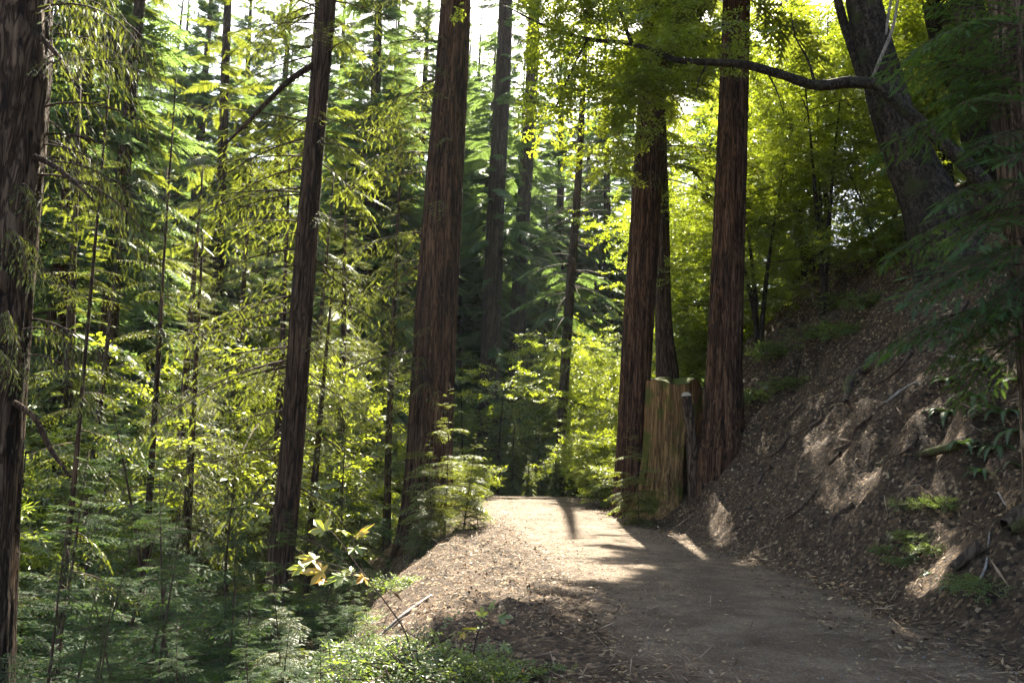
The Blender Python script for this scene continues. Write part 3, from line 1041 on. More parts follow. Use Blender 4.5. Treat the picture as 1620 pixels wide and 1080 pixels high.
r = rg(71)
spots = []
for _ in range(4000):
    y = r.uniform(17, 85)
    x = r.uniform(-.72 * y - 4, .08 * y - 1.0)
    if x > road_c(y) - road_hw(y) - 2.5:
        continue
    u = x / y * F_PX + 810
    t0 = (x - S[0] / S[1] * (y - 18))
    gap = -5.4 < t0 < 5.5                                # under the light gap only trees low enough to leave it open
    k = int(r.choice(3, p=[.42, .33, .25]))
    if y < 25 and k < 2:
        continue
    if gap and y < (54, 66, 42)[k]:
        continue
    dmin = 5.0 if y < 42 else 4.2
    if any((x - a) ** 2 + (y - b) ** 2 < dmin ** 2 for a, b, _ in spots):
        continue
    if (x + 1.79) ** 2 + (y - 19) ** 2 < 9:
        continue
    spots.append((x, y, k))
    if len(spots) >= 74:
        break
for x, y, k in spots:
    sc = r.uniform(.85, 1.2)
    kk = k
    if k < 2 and not -5.4 < x - S[0] / S[1] * (y - 18) < 5.5:          # tall enough to stand up out of the valley
        kk, sc = (4, max(.62, (r.uniform(17, 29) - hpt(x, y)) / 42)) if r.random() < .7 and y > 30 else (k, sc * 1.1)
    place_shared('conifer_tree', SHARED[kk], x, y, r.uniform(0, 6.28), sc,
                 ['leafy mid-height conifer in the crowded forest below the road', 'tall conifer with bare lower trunk in the crowded forest below the road',
                  'short bushy conifer clothed to the ground in the forest below the road', None, 'very tall straight conifer rising high out of the forest below the road'][kk],
                 ['mid-height forest conifers', 'tall forest conifers', 'short forest conifers', None, 'very tall forest conifers'][kk])
for i in range(52):                                       # the forest closes behind
    a, d = -.66 + .54 * (i + r.random()) / 52, (r.uniform(66, 112), r.uniform(54, 66))[i % 4 == 0]
    x, y = d * math.sin(a), d * math.cos(a)
    place_shared('conifer_tree', SHARED[4], x, y, i * 1.1, (r.uniform(29, 44) - hpt(x, y)) / 42, 'tall conifer in the dense back rows of the forest across the valley', 'conifers closing the forest behind')
for i, (x, y, sc) in enumerate(((-5.4, 14.8, .62), (-4.9, 18.2, .75), (-7.4, 12.6, .55), (-8.2, 17.0, .8), (-4.4, 22.5, .8), (-6.6, 20.5, .9), (-3.6, 16.0, .5), (-6.3, 16.6, .8), (-9.6, 13.6, .72), (-11.2, 18, .95), (-5.6, 24.2, .9))):
    place_shared('conifer_tree', SHARED[3], x, y, i * 1.7, sc, 'feathery young conifer with fine drooping boughs on the slope around the slender redwood', 'feathery conifers on the near slope')
# ahead, beyond the bend, left and right of the light gap
SH_H = (24, 30, 15, 14, 42)
ahead = [(-7, 46, 2), (1.5, 64, 1), (6.5, 58, 0), (-1.5, 76, 0), (12, 70, 1), (4.5, 82, 0), (-9, 82, 1), (-1.2, 60, 0), (9.5, 66, 0), (5.0, 52, 2), (-3.8, 70, 1), (14, 60, 0), (3.6, 72, 0),
         (10.5, 55, 2), (-6.2, 62, 0), (-6.5, 37, 0), (-10.5, 48, 0), (-8.5, 56, 1), (-12, 60, 0), (-5.6, 47, 1), (2.2, 48, 2), (7.5, 78, 0), (3.2, 57, 0), (.4, 68, 0), (-3.0, 56, 0), (6.0, 66, 0), (-2.3, 66, 0), (-4.3, 63, 0), (-1.9, 53, 0)]
for i, (x, y, k) in enumerate(ahead):
    H = min((y - 25) * 1.08, 36) if x > -5 else 33                   # never tall enough to close the light gap over the road
    k = 4 if k < 2 else k
    place_shared('conifer_tree', SHARED[k], x, y, x * 1.3 + y, min((H - hpt(x, y)) / SH_H[k], 1.6), 'tall far conifer in the forest straight beyond the road bend', 'far conifers beyond the bend')
# young conifers crowding the crest of the road
for i, (u, v, Y) in enumerate(((765, 665, 28.5), (815, 640, 30), (852, 655, 31), (880, 690, 29), (795, 600, 35), (912, 700, 31), (735, 610, 33), (838, 700, 28), (930, 680, 34))):
    p = at(u, v, Y)
    place_shared('conifer_sapling', SHARED[2], p[0], p[1], i * 2.1, (p[2] - hpt(p[0], p[1])) / 15, 'dark shaded young conifer crowding the far crest of the road', 'young conifers at the road crest', 'sapling')
# hill to the right, behind the broadleaves
for i, (x, y, k, sc) in enumerate(((16, 33, 0, 1.0), (20, 40, 1, 1.0), (11, 42, 1, 1.1), (17, 52, 0, 1.2), (26, 34, 1, 1.0), (25, 50, 0, 1.2), (16, 20, 1, .9), (23, 26, 0, 1.0), (9.5, 52, 0, 1.1), (13, 38, 0, 1.1), (7.5, 41, 0, 1.0), (21, 19, 0, .9))):
    place_shared('conifer_tree', SHARED[k], x, y, i * 1.7, sc, 'tall conifer on the hillside behind the broadleaf trees above the bank', 'conifers up the hillside')

# a far-off wood on the opposite slope
mb = MB()
r = rg(77)
n = 420
a = r.uniform(-.95, .62, n)
d = r.uniform(88, 200, n)
bx, by = d * np.sin(a), d * np.cos(a)
ok = bx < road_c(by) + 14
bx, by = bx[ok], by[ok]
bz = height(bx, by, False)
for x, y, z in zip(bx, by, bz):
    H = r.uniform(14, 24)
    m = 46
    zz = z + H * (.05 + .95 * r.random(m))
    az = r.random(m) * 6.28
    Lb = 4.2 * (1.06 - (zz - z) / H) * r.uniform(.6, 1.1, m)
    tip = np.stack([x + np.cos(az) * Lb, y + np.sin(az) * Lb, zz - .25 * Lb], 1)
    c0 = np.stack([np.full(m, x), np.full(m, y), zz + .4], 1)
    sd = np.stack([-np.sin(az), np.cos(az), 0 * az], 1) * (.55 * Lb + .3)[:, None]
    V = np.stack([c0, (c0 + tip) / 2 + sd, tip, (c0 + tip) / 2 - sd], 1).reshape(-1, 3)
    b = np.arange(m)[:, None] * 4
    mb.add(V, np.concatenate([b + [[0, 1, 2]], b + [[0, 2, 3]]]), 0, np.repeat(r.random(m), 4))
tag(mb.build('distant_wood', M['needle_far']), 'distant conifer wood covering the opposite side of the valley', 'forest', kind='stuff')

# ------------------------------------------------------------------ broadleaf trees
def stem_path(x, y, pts):
    z = hpt(x, y)
    return np.array([(x, y, z - .3)] + [(x + a, y + b, z + c) for a, b, c in pts]), z


# leaning oak on top of the bank
P0 = [at(1510, 400, 16), at(1470, 320, 16), at(1425, 220, 16), at(1392, 110, 16), at(1366, 0, 16), at(1345, -140, 16.2), at(1330, -300, 16.5)]
P = np.array([P0[0] + (P0[0] - P0[1]) * .8] + P0)
R = np.array([.85, .70, .48, .38, .33, .31, .28, .2])
zb = float(P[1][2])
def cr(mb, P, R):
    r = rg(81)
    top = P[-1]
    cl = [(top + r.normal(0, 1, 3) * (2.6, 2.2, 1.5) + (0, 0, 1.5), (1.8, 1.8, 1.0), 30) for _ in range(16)]
    leaf_clumps(mb, r, cl, L_BAY, (1.4, 2.3))
lim = [([at(1366, 130, 16.2), at(1350, 80, 16.2), at(1330, 20, 16.3), at(1318, -40, 16.4), at(1300, -160, 16.5)], [.10, .09, .08, .07, .03], 'bark_oak'),
       ([at(1372, 142, 15.4), at(1392, 95, 15.3), at(1412, 45, 15.2), at(1422, -10, 15.1)], [.02, .035, .03, .02], 'dead'),
       ([at(1402, 55, 15.4), at(1405, 25, 15.4), at(1412, -10, 15.4)], [.02, .025, .02], 'dead'),
       ([P[-1], P[-1] + (-1.8, .5, 1.6), P[-1] + (-3.5, .4, 2.4)], [.16, .1, .03], 'bark_oak'),
       ([P[-1], P[-1] + (.8, -1.4, 2.0), P[-1] + (1.2, -3, 3)], [.16, .1, .03], 'bark_oak')]
tree('oak_tree', 'massive dark leaning oak trunk on top of the bank', None, P, R, zb, ('bark_oak', 'leaf_deep'), amp=.08, sides=72, step=.09, flare=.12, crown=cr, ph=6.6, k=6, kz=2.5, limbs=lim)

# bay laurel: arching limb across the road, crown over the crest
zb_p = at(1600, 345, 15)
P = np.array([zb_p + (.5, .1, -1.2), zb_p, at(1530, 262, 15), at(1450, 190, 15), at(1385, 133, 15)])
R = np.array([.17, .16, .14, .115, .10])
limb = [at(1385, 133, 15), at(1345, 130, 15), at(1290, 135, 15), at(1235, 118, 14.9), at(1180, 103, 14.8), at(1130, 99, 14.8), at(1070, 95, 15), at(1000, 70, 15.4), at(930, 62, 15.8), at(860, 40, 16.2), at(800, 10, 16.5)]
limr = [.10, .10, .088, .078, .072, .06, .052, .042, .034, .024, .012]
up1 = [at(1000, 70, 15.4), at(985, 30, 15.6), at(960, -60, 15.9), at(930, -160, 16.2)]
up2 = [at(930, 62, 15.8), at(905, 110, 15.6), at(880, 170, 15.4)]
def cr(mb, P, R):
    r = rg(82)
    cl = []
    for q, rad, n in ((at(985, 45, 15.6), (.8, .9, .55), 60), (at(930, 60, 15.8), (.9, 1.0, .6), 75), (at(870, 30, 16), (.9, 1.0, .6), 75), (at(815, 10, 16.4), (.8, .9, .55), 60), (at(900, 140, 15.5), (.75, .9, .5), 55),
                      (at(940, 150, 15.6), (.8, .8, .5), 55), (at(960, 230, 15.6), (.5, .6, .35), 28), (at(870, 175, 15.4), (.5, .6, .35), 30), (at(990, 130, 15.4), (.55, .7, .45), 35), (at(780, 15, 16.8), (.5, .7, .35), 26),
                      (at(1060, 110, 15.2), (.6, .7, .4), 26), (at(1120, 40, 15.2), (.8, .9, .5), 34), (at(1040, 20, 15.4), (.7, .9, .5), 34),
                      (at(1000, -120, 16), (2.2, 1.8, .9), 170), (at(880, -130, 16.3), (2.2, 1.8, .9), 170), (at(1130, -140, 16), (2.0, 1.8, .9), 150), (at(960, -330, 17), (2.6, 2.0, 1.1), 170), (at(1220, -180, 15.5), (1.8, 1.6, .9), 120)):
        cl.append((q, rad, n))
    cl = [(q, rad, int(n * (1.45 if n < 100 else .8))) for q, rad, n in cl]
    leaf_clumps(mb, r, cl, L_BROAD, (.75, 1.2))
tree('bay_laurel', 'broadleaf tree whose long snaking bare limb arches over the road to a sunlit crown', None, P, R, float(zb_p[2]), ('bark_oak', 'leaf'), amp=.04, sides=20, step=.1, flare=.0, crown=cr, ph=.6, k=3, kz=3, limbs=[(limb, limr, 'bark_oak'), (up1, [.04, .035, .025, .012], 'bark_oak'), (up2, [.032, .024, .012], 'bark_oak'),
    ([at(1290, 135, 15), at(1278, 95, 14.9), at(1258, 58, 14.8), at(1252, 20, 14.7)], [.028, .02, .014, .006], 'bark_oak'), ([at(1212, 112, 14.9), at(1228, 142, 14.8), at(1240, 180, 14.7)], [.018, .012, .005], 'bark_oak'),
    ([at(1120, 98, 14.8), at(1105, 130, 14.7), at(1098, 170, 14.6)], [.018, .012, .005], 'bark_oak')])

# dark leaning trunks higher up the hillside
for i, (pts, Y, wd, lab) in enumerate((([(1560, 240), (1524, 140), (1490, 50), (1470, -60), (1455, -200)], 18.5, .30, 'dark leaning trunk between the massive oak and the right-hand redwood'),
                                       ([(1620, 260), (1585, 150), (1548, 70), (1522, -20), (1500, -180)], 17, .36, 'thick dark trunk leaning up beside the grey furrowed redwood'))):
    P0 = [at(u, v, Y) for u, v in pts]
    g0 = hpt(P0[0][0] + .4, P0[0][1])
    P = np.array([P0[0] + (P0[0] - P0[1]) * .9] + P0)
    R = np.array([wd * 1.4, wd * 1.3, wd, wd * .9, wd * .85, wd * .6])
    def cr(mb, P, R, i=i):
        r = rg(84 + i)
        leaf_clumps(mb, r, [(P[-1] + r.normal(0, 1, 3) * (1.8, 1.8, 1.2) + (0, 0, 1.2), (1.7, 1.7, 1.0), 26) for _ in range(11)], L_BAY, (1.4, 2.3))
    tree('oak_tree', lab, None, P, R, float(P[1][2]), ('bark_oak', 'leaf_deep'), amp=.05, sides=32, step=.16, flare=.1, crown=cr, ph=i + 2.2, k=4, kz=2.5)

# understorey broadleaves on and above the bank (backlit)
def broad_shared(seed, H, spread, ncl, per, sprays, mat, low=.25):
    r = rg(seed)
    tm, cm = MB(), MB()
    tops = []
    for s in range(3):
        a = r.uniform(0, 6.28)
        top = np.array([math.cos(a) * spread * .5, math.sin(a) * spread * .5, H * r.uniform(.75, 1)])
        Pp = [np.array([r.normal(0, .08), r.normal(0, .08), -.3]), top * (.2, .2, .3), top * (.55, .55, .65), top]
        tube(tm, Pp, [.05 + .006 * H, .045 + .004 * H, .035, .012], 8, 0, .5, .2, bark_bump(.05, 3, 3))
        tops.append(Pp)
    cl = []
    for _ in range(ncl):
        Pp = tops[r.integers(0, 3)]
        t = r.uniform(low, 1.0)
        c = np.array([np.interp(t, [0, .3, .65, 1], [q[k] for q in Pp]) for k in range(3)])
        o = r.normal(0, 1, 3) * (spread * .42, spread * .42, .3)
        e = c + o
        tube(cm, [c, (c + e) / 2 + (0, 0, .1), e], [.018, .012, .004], 4, 1, .5, cap=False)
        cl.append((e, (spread * .32, spread * .32, spread * .2), per))
    leaf_clumps(cm, r, cl, sprays, (.8, 1.35))
    return tm.mesh('understorey_trunk', [M['bark_oak']], True), cm.mesh('understorey_crown', [M[mat], M['twig']])


BSH += [broad_shared(91, 6.5, 2.6, 16, 26, L_BAY, 'leaf_deep'), broad_shared(92, 4.5, 2.2, 15, 24, L_BROAD, 'leaf'), broad_shared(93, 9.0, 3.2, 21, 28, L_BROAD, 'leaf_deep', .35)]
bl = [(6.6, 22.5, 0, .85), (7.6, 20.5, 0, .9), (8.8, 23.5, 2, .9), (6.2, 26, 2, .9), (10.5, 20, 2, .8), (9.5, 27, 2, 1.1), (7.2, 30, 2, 1.1), (12.5, 24, 2, 1.0), (11.2, 17.2, 0, .9), (12.5, 15, 2, .7),
      (6.8, 28.8, 1, 1.0), (13.5, 19.5, 2, .9), (8.2, 18.6, 1, .55), (15.5, 16, 2, .9)]
for i, (x, y, k, sc) in enumerate(bl):
    place_shared('understorey_tree', BSH[k], x, y, i * 2.3, sc, 'backlit yellow-green broadleaf tree in the thicket along the top of the bank', 'broadleaf thicket above the bank')
for i, (x, y, k, sc) in enumerate(((3.9, 27.2, 1, .85), (2.9, 29.5, 1, .75), (4.8, 32, 2, .8), (3.2, 36, 2, .8), (5.5, 38, 2, 1.0))):
    place_shared('understorey_tree', BSH[k], x, y, i * 1.9 + .5, sc, 'bright sunlit broadleaf tree beyond the road crest left of the reddish trunk', 'sunlit broadleaves beyond the crest')
for i, (x, y, k, sc) in enumerate(((.9, 40, 2, 1.1), (-4.6, 38, 2, 1.3), (-.4, 46, 2, 1.7), (2.6, 37, 1, 1.4))):
    place_shared('understorey_tree', BSH[k], x, y, i * 2.7 + .2, sc, 'green broadleaf tree around the straight far trunks below the road crest', 'broadleaves round the far trunks')
# broadleaves in the valley forest on the left
for i, (x, y, k, sc) in enumerate(((-9, 16, 0, 1.2), (-7, 22, 1, 1.6), (-12, 24, 2, 1.1), (-15, 18, 0, 1.5), (-5.2, 26, 1, 1.3), (-10.5, 31, 2, 1.2), (-18, 28, 2, 1.3), (-6.5, 33, 1, 1.6))):
    place_shared('understorey_tree', BSH[k], x, y, i * 2.9, sc, 'small broadleaf tree among the conifers on the slope below the road', 'broadleaves below the road')

# ------------------------------------------------------------------ saplings and shrubs
def sapling_pair(seed, H, Lm, n, bs, bl, mat, z0=.15):
    r = rg(seed)
    P = np.array([(0, 0, -.25), (0, 0, 0), (r.normal(0, .04), r.normal(0, .04), H * .5), (r.normal(0, .08), r.normal(0, .08), H)])
    R = np.array([.008 * H, .007 * H, .005 * H, .002])
    tm, cm = MB(), MB()
    Ps, Rs = resample(P, R, .15)
    tube(tm, Ps, Rs, 10, 0, .5, None, bark_bump(.06, 3, 3))
    conifer_crown(cm, r, Ps, Rs, z0, H, Lm, n, bs, bl, 1.2, -.15, .45)
    return tm.mesh('sapling_stem', [M['twig']], True), cm.mesh('sapling_crown', [M[mat], M['twig']])


SAP = [sapling_pair(101, 3.2, 1.4, 26, B_NEAR, 1.0, 'needle_blue'), None, sapling_pair(103, 2.4, .95, 22, B_NEAR, 1.0, 'needle')]
SAP[1] = SAP[0]
def sap(k, u, v, Y, H, rz, lab, group=None):
    """Sapling whose tip shows at pixel (u, v) at depth Y."""
    tip = at(u, v, Y)
    g0 = hpt(tip[0], tip[1])
    full = (3.2, 3.2, 2.4)[k]
    sc = (tip[2] - g0 + .05) / full if H is None else H / full
    t = thing('conifer_sapling', (tip[0], tip[1], g0 - .05), lab, 'sapling', group, rz, sc)
    t.rotation_euler = (.16 * math.sin(u * 1.7), .16 * math.cos(u * 2.3 + v), rz)      # they lean for the light
    link('stem', SAP[k][0], t)
    tiers(t, SAP[k][1], 3)
    return t


sap(0, 325, 745, 8.2, None, .4, 'layered blue-green conifer sapling in the shade under the left slope, tallest of its clump')
lowsap = 'low blue-green conifer sapling filling the shaded slope below the left shoulder'
for i, (k, u, v, Y) in enumerate(((1, 150, 850, 7.2), (0, 60, 900, 6.6), (1, 235, 905, 6.4), (1, 400, 900, 7.2), (2, 470, 885, 8.0), (1, 330, 965, 5.8), (1, 120, 980, 5.6), (0, 30, 700, 10.5), (1, 180, 740, 11), (0, 400, 720, 11.5), (2, 540, 800, 12.5), (1, 560, 900, 10.2), (0, 280, 620, 14), (0, 560, 640, 17), (1, 470, 960, 6.4), (0, 110, 620, 14), (2, 590, 930, 8.6), (0, 200, 800, 9), (0, 90, 780, 9.2), (0, 290, 830, 7.4), (0, 450, 800, 10), (0, 30, 820, 7.8), (0, 370, 850, 8.4), (0, 190, 930, 6.0), (0, 510, 850, 10.5), (0, 420, 980, 5.8), (0, 535, 945, 7.0), (0, 515, 1010, 5.9), (0, 560, 985, 6.6))):
    zone = (u > 140) + (u > 380) + (u > 525)
    sap(k, u, v, Y, None, i * 1.3, ['low blue-green conifer sapling crowding the foot of the weathered grey-brown redwood', 'low blue-green conifer sapling in the shaded hollow between the weathered and the slender redwood',
                                    'low blue-green conifer sapling at the foot of the slender brown redwood', 'green conifer sapling on the slope between the slender and the broad redwood'][zone],
        ['saplings by the weathered redwood', 'saplings in the hollow', 'saplings by the slender redwood', 'saplings between the redwoods'][zone])
sap(2, 712, 600, 16.6, None, 1.1, 'feathery sunlit conifer sapling in front of the foot of the broad redwood')
for u, v, Y in ((690, 690, 15.6), (738, 680, 16.8), (668, 770, 15.2)):
    sap(2, u, v, Y, None, u * .1, 'small feathery sapling clustered round the foot of the broad redwood', 'saplings round the broad redwood')
sap(2, 760, 740, 17.0, None, 2.1, 'small conifer sapling on the road edge beside the broad redwood')
sap(2, 1012, 665, 17.7, None, .3, 'young light-green conifer sapling growing in front of the tall stump')

# boughs reaching in from the right-hand redwood: a young tree standing against it
def own_sapling(lab, base, H, seed, parts, mat, stem_r=.04):
    base = np.asarray(base, float)
    t = thing('conifer_sapling', base, lab, 'sapling')
    r = rg(seed)
    P = np.array([(0, 0, -.3), (0, 0, 0), (.03, .02, H * .5), (.05, 0, H)])
    Ps, Rs = resample(P, [stem_r * 1.1, stem_r, stem_r * .7, .006], .15)
    tm, cm = MB(), MB()
    tube(tm, Ps, Rs, 10, 0, .5, None, bark_bump(.06, 3, 3))
    tm.build('stem', M['twig'], t, smooth=True)
    for z0, z1, Lm, n, azr, bs, bl, e0, e1 in parts:
        conifer_crown(cm, r, Ps, Rs, z0, z1, Lm, n, bs, bl, 1, e0, e1, azr, .85)
    cm.build('crown', [M[mat], M['twig']], t)
    return t


b = at(1640, 640, 8.0)
own_sapling('dark green conifer sapling whose boughs droop over the bank before the grey furrowed redwood', (b[0], b[1], hpt(b[0], b[1])), 5.6, 111,
            [(2.0, 5.4, 1.5, 30, (2.2, 4.6), B_NEAR, 1.0, -.25, .0), (1.6, 5.4, 1.1, 16, (-1.2, 2.2), B_NEAR, 1.0, -.25, .05)], 'needle_blue')

# shrubs
def shrub_pair(seed, H, spread, ncl, per, sprays, mat, sc=(.8, 1.3)):
    r = rg(seed)
    cm, tm = MB(), MB()
    cl = []
    for s in range(9):
        a, q = r.uniform(0, 6.28), spread * math.sqrt(r.random()) * .8
        e = np.array([math.cos(a) * q, math.sin(a) * q, H * r.uniform(.6, 1)])
        tube(tm, [(0, 0, -.1), e * (.35, .35, .5), e], [.012, .008, .003], 5, 0, .5, .08)
    for _ in range(ncl):
        a, q = r.uniform(0, 6.28), spread * math.sqrt(r.random())
        c = np.array([math.cos(a) * q, math.sin(a) * q, H * r.uniform(.15, 1) * (1 - .35 * (q / spread) ** 2)])
        cl.append((c, (spread * .26, spread * .26, H * .16), per))
    leaf_clumps(cm, r, cl, sprays, sc, .5)
    return tm.mesh('shrub_stems', [M['twig']], True), cm.mesh('shrub_leaves', [M[mat], M['twig']])


SHR = [shrub_pair(121, .5, .55, 14, 12, L_SMALL, 'shrub'), shrub_pair(122, 2.4, 1.2, 24, 22, L_BROAD, 'leaf', (.6, 1.0)), shrub_pair(123, .22, .5, 10, 11, L_SMALL, 'shrub'),
       shrub_pair(124, 1.2, .9, 24, 30, L_SMALL, 'leaf', (1.2, 1.9))]


def shrub(k, x, y, sc, rz, lab, group=None, name='shrub'):
    t = thing(name, (x, y, hpt(x, y) - .02), lab, 'shrub', group, rz, sc)
    link('stems', SHR[k][0], t)
    link('leaves', SHR[k][1], t)


for i, (x, y, k, sc) in enumerate(((-.55, 6.0, 0, .8), (-.9, 6.9, 0, .55), (-.28, 5.9, 0, .55), (.05, 6.1, 2, .6), (-.95, 7.6, 2, .8), (-.35, 6.7, 2, .7), (-1.35, 8.5, 0, .42), (-.2, 6.7, 2, .42), (-1.45, 10.2, 2, .5), (-1.3, 11.6, 2, .6))):
    shrub(k, x, y, sc, i * 1.1, 'leafy low shrub with small pale leaves on the sunlit left shoulder', 'small-leaved shrubs on the left shoulder')
shrub(1, 2.75, 24.4, .95, .4, 'bright yellow-green bushy shrub at the road edge behind the reddish redwood')
shrub(3, 2.95, 22.6, .85, 1.4, 'tangled golden-green low brush spilling onto the road edge before the bright shrub')
shrub(3, -1.35, 25.5, .9, 2.0, 'bright green low brush at the left side of the road crest')
for i, (x, y, sc) in enumerate(((5.5, 19.5, 1.0), (6.3, 20.5, 1.2), (5.9, 18.2, .9), (7.0, 18.8, 1.1), (6.9, 17.2, .8), (7.6, 17.6, .9), (5.2, 21.5, 1.1), (8.1, 20, 1.2))):
    shrub(2, x, y, sc, i * .9, 'patch of low green ground plants high on the bank below the thicket', 'ground plants high on the bank')
# ferns
def on_bank(pts, off=.03):
    """Pixels with depth -> points laid on the bank surface along the view ray."""
    out = []
    for u, v in pts:
        d = np.array(CAM_M @ Vector(((u - 810) / F_PX, -(v - 540) / F_PX, -1)))
        ts = np.linspace(4, 30, 1400)
        Q = EYE + d[None] * ts[:, None]
        below = Q[:, 2] < height(Q[:, 0], Q[:, 1])
        k = int(np.argmax(below)) if below.any() else 700
        out.append(Q[k] + (0, 0, off))
    return np.array(out)


def fern_pair(seed, n, L):
    r = rg(seed)
    mb = MB()
    for i in range(n):
        az = i * 6.283 / n + r.normal(0, .2)
        l = L * r.uniform(.7, 1.1)
        el = r.uniform(.3, .9)
        m = 12
        t = np.linspace(0, 1, m)
        px = l * (np.sin(el * 0 + t * 1.3) / 1.3)
        pz = l * (np.tan(el) * .6 * t - .75 * t * t)
        P = np.stack([np.cos(az) * px, np.sin(az) * px, pz], 1)
        tg, a_, b_ = frames(P)
        side = np.array([-np.sin(az), np.cos(az), 0.0])
        V, F = [], []
        for k in range(1, 24):
            u = k / 24
            p = np.array([np.interp(u, t, P[:, c]) for c in range(3)])
            d = np.array([np.interp(u, t, tg[:, c]) for c in range(3)])
            pl = l * .17 * (1 - u) ** .7 * min(1, u * 6 + .3)
            for sgn in (-1, 1):
                q = len(V)
                V += [p - d * .011 * l / .5, p + d * .011 * l / .5, p + side * sgn * pl + d * pl * .25 - np.array([0, 0, pl * .15])]
                F.append((q, q + 1, q + 2))
        mb.add(V, F, 0, np.clip(r.normal(.5, .2), 0, 1))
        tube(mb, P, np.linspace(.004, .001, m), 3, 1, .5, cap=False)
    return mb.mesh('fern_fronds', [M['fern'], M['twig']])


FERN = [fern_pair(131, 14, .62), fern_pair(132, 11, .5)]
for i, (u, v, sc) in enumerate(((1500, 650, .95), (1545, 625, 1.05), (1590, 650, 1.0), (1528, 700, .9), (1578, 705, 1.0), (1612, 735, .9), (1556, 745, .8), (1505, 600, .9), (1560, 575, 1.0), (1612, 600, 1.1), (1608, 680, 1.0))):
    p = on_bank([(u, v)], 0)[0]
    t = thing('fern', (p[0], p[1], p[2] - .02), 'arching green fern in the cluster below the grey furrowed redwood', 'fern', 'ferns below the right-hand redwood', i * 1.2, sc)
    link('fronds', FERN[i % 2], t)
for i, (u, v, sc) in enumerate(((1475, 905, .5), (1450, 880, .45), (1505, 925, .5), (1420, 860, .4))):
    p = on_bank([(u, v)], 0)[0]
    t = thing('fern', (p[0], p[1], p[2] - .02), 'small bright fern at the foot of the bank beside the dark root', 'fern', 'ferns at the bank foot', i * 2.2, sc)
    link('fronds', FERN[1], t)
for i, (u, v, sc) in enumerate(((1440, 850, .38), (1400, 870, .34), (1470, 870, .35), (1425, 890, .3), (1490, 800, .5), (1450, 800, .4), (1545, 930, .45))):
    p = on_bank([(u, v)], 0)[0]
    shrub(2, p[0], p[1], sc, i * 1.9, 'dark green creeping ground plants at the foot of the bank', 'ground plants at the bank foot')

# ------------------------------------------------------------------ the tall stump
bx, by = 3.66, 19.35
bz = .35
st = thing('tree_stump', (bx, by, bz), 'tall weathered redwood stump with mossy flat top and hollow side, at the bank foot', 'stump')
th = np.linspace(0, 2 * np.pi, 128, endpoint=False)
zz = np.linspace(-.6, 3.12, 80)
TH, ZZ = np.meshgrid(th, zz)
base_r = .64 + .48 * np.exp(-np.maximum(ZZ, 0) / .6)
c, s_ = np.cos(TH), np.sin(TH)
gro = fbm(c * 4, s_ * 4, ZZ * .30, 4)
rr = base_r * (1 + .30 * (gro - .5) + .22 * (noise3(c * 1.6, s_ * 1.6, ZZ * .2) - .5))
rr += (.5 * (noise3(c * 3.5, s_ * 3.5, 3.3 + 0 * ZZ) - .3)) * np.exp(-np.maximum(ZZ, 0) / .6) * .7
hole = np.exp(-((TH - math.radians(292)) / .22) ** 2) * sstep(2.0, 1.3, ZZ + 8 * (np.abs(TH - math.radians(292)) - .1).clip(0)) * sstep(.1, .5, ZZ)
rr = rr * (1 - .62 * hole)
crack = np.exp(-((TH - math.radians(238)) / .035) ** 2) + np.exp(-((TH - math.radians(300)) / .03) ** 2) * sstep(1.2, 2, ZZ)
rr = rr * (1 - .12 * crack)
topz = ZZ + sstep(2.4, 3.12, ZZ) * (.30 * (noise3(c * 1.3 + 3, s_ * 1.3, 1.0 + 0 * ZZ) - .6) + .05 * (noise3(c * 11, s_ * 11, 5.0 + 0 * ZZ) - .5) - .05 * c)
V = np.stack([rr * c, rr * s_, topz], -1)
mb = MB()
nz, na = V.shape[:2]
i = np.arange(nz - 1)[:, None] * na
j = np.arange(na)[None]
j2 = (j + 1) % na
F = np.concatenate([np.stack([i + j, i + j2, i + na + j2], -1).reshape(-1, 3), np.stack([i + j, i + na + j2, i + na + j], -1).reshape(-1, 3)])
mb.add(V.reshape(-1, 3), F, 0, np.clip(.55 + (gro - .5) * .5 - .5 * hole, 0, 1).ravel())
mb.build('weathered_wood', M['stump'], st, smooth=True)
mb = MB()                                              # the sawn top with its moss
ring = V[-1]
rings = [ring * (k, k, 1) + np.array([0, 0, .035 * max(0, 1 - k) ** .5]) for k in (1.02, .8, .55, .3, .08)]
rings = [q + np.stack([0 * th, 0 * th, .03 * noise3(q[:, 0] * 6, q[:, 1] * 6, 0)], 1) for q in rings]
VV = np.concatenate(rings + [rings[-1].mean(0)[None]])
FF = []
for k in range(4):
    for q in range(na):
        a0, a1 = k * na + q, k * na + (q + 1) % na
        FF += [(a0, a1, a1 + na), (a0, a1 + na, a0 + na)]
FF += [(4 * na + q, 4 * na + (q + 1) % na, 5 * na) for q in range(na)]
mb.add(VV, FF)
mb.build('mossy_top', M['moss'], st, smooth=True)
r = rg(141)
for q in range(5):                                     # splintered root ribs at the foot
    a = math.radians(215 + q * 14 + r.normal(0, 4))
    p0 = np.array([math.cos(a) * .66, math.sin(a) * .66, r.uniform(.7, 1.6)])
    p1 = np.array([math.cos(a) * .86, math.sin(a) * .86, .5])
    p2 = np.array([math.cos(a) * 1.12, math.sin(a) * 1.12, -.5])
    mb = MB()
    tube(mb, [p0, p1, p2], [.012, .04, .07], 9, 0, r.random(), .08, bark_bump(.2, 2, 3, ph=q))
    mb.build('root_rib', M['stump'], st, smooth=True)

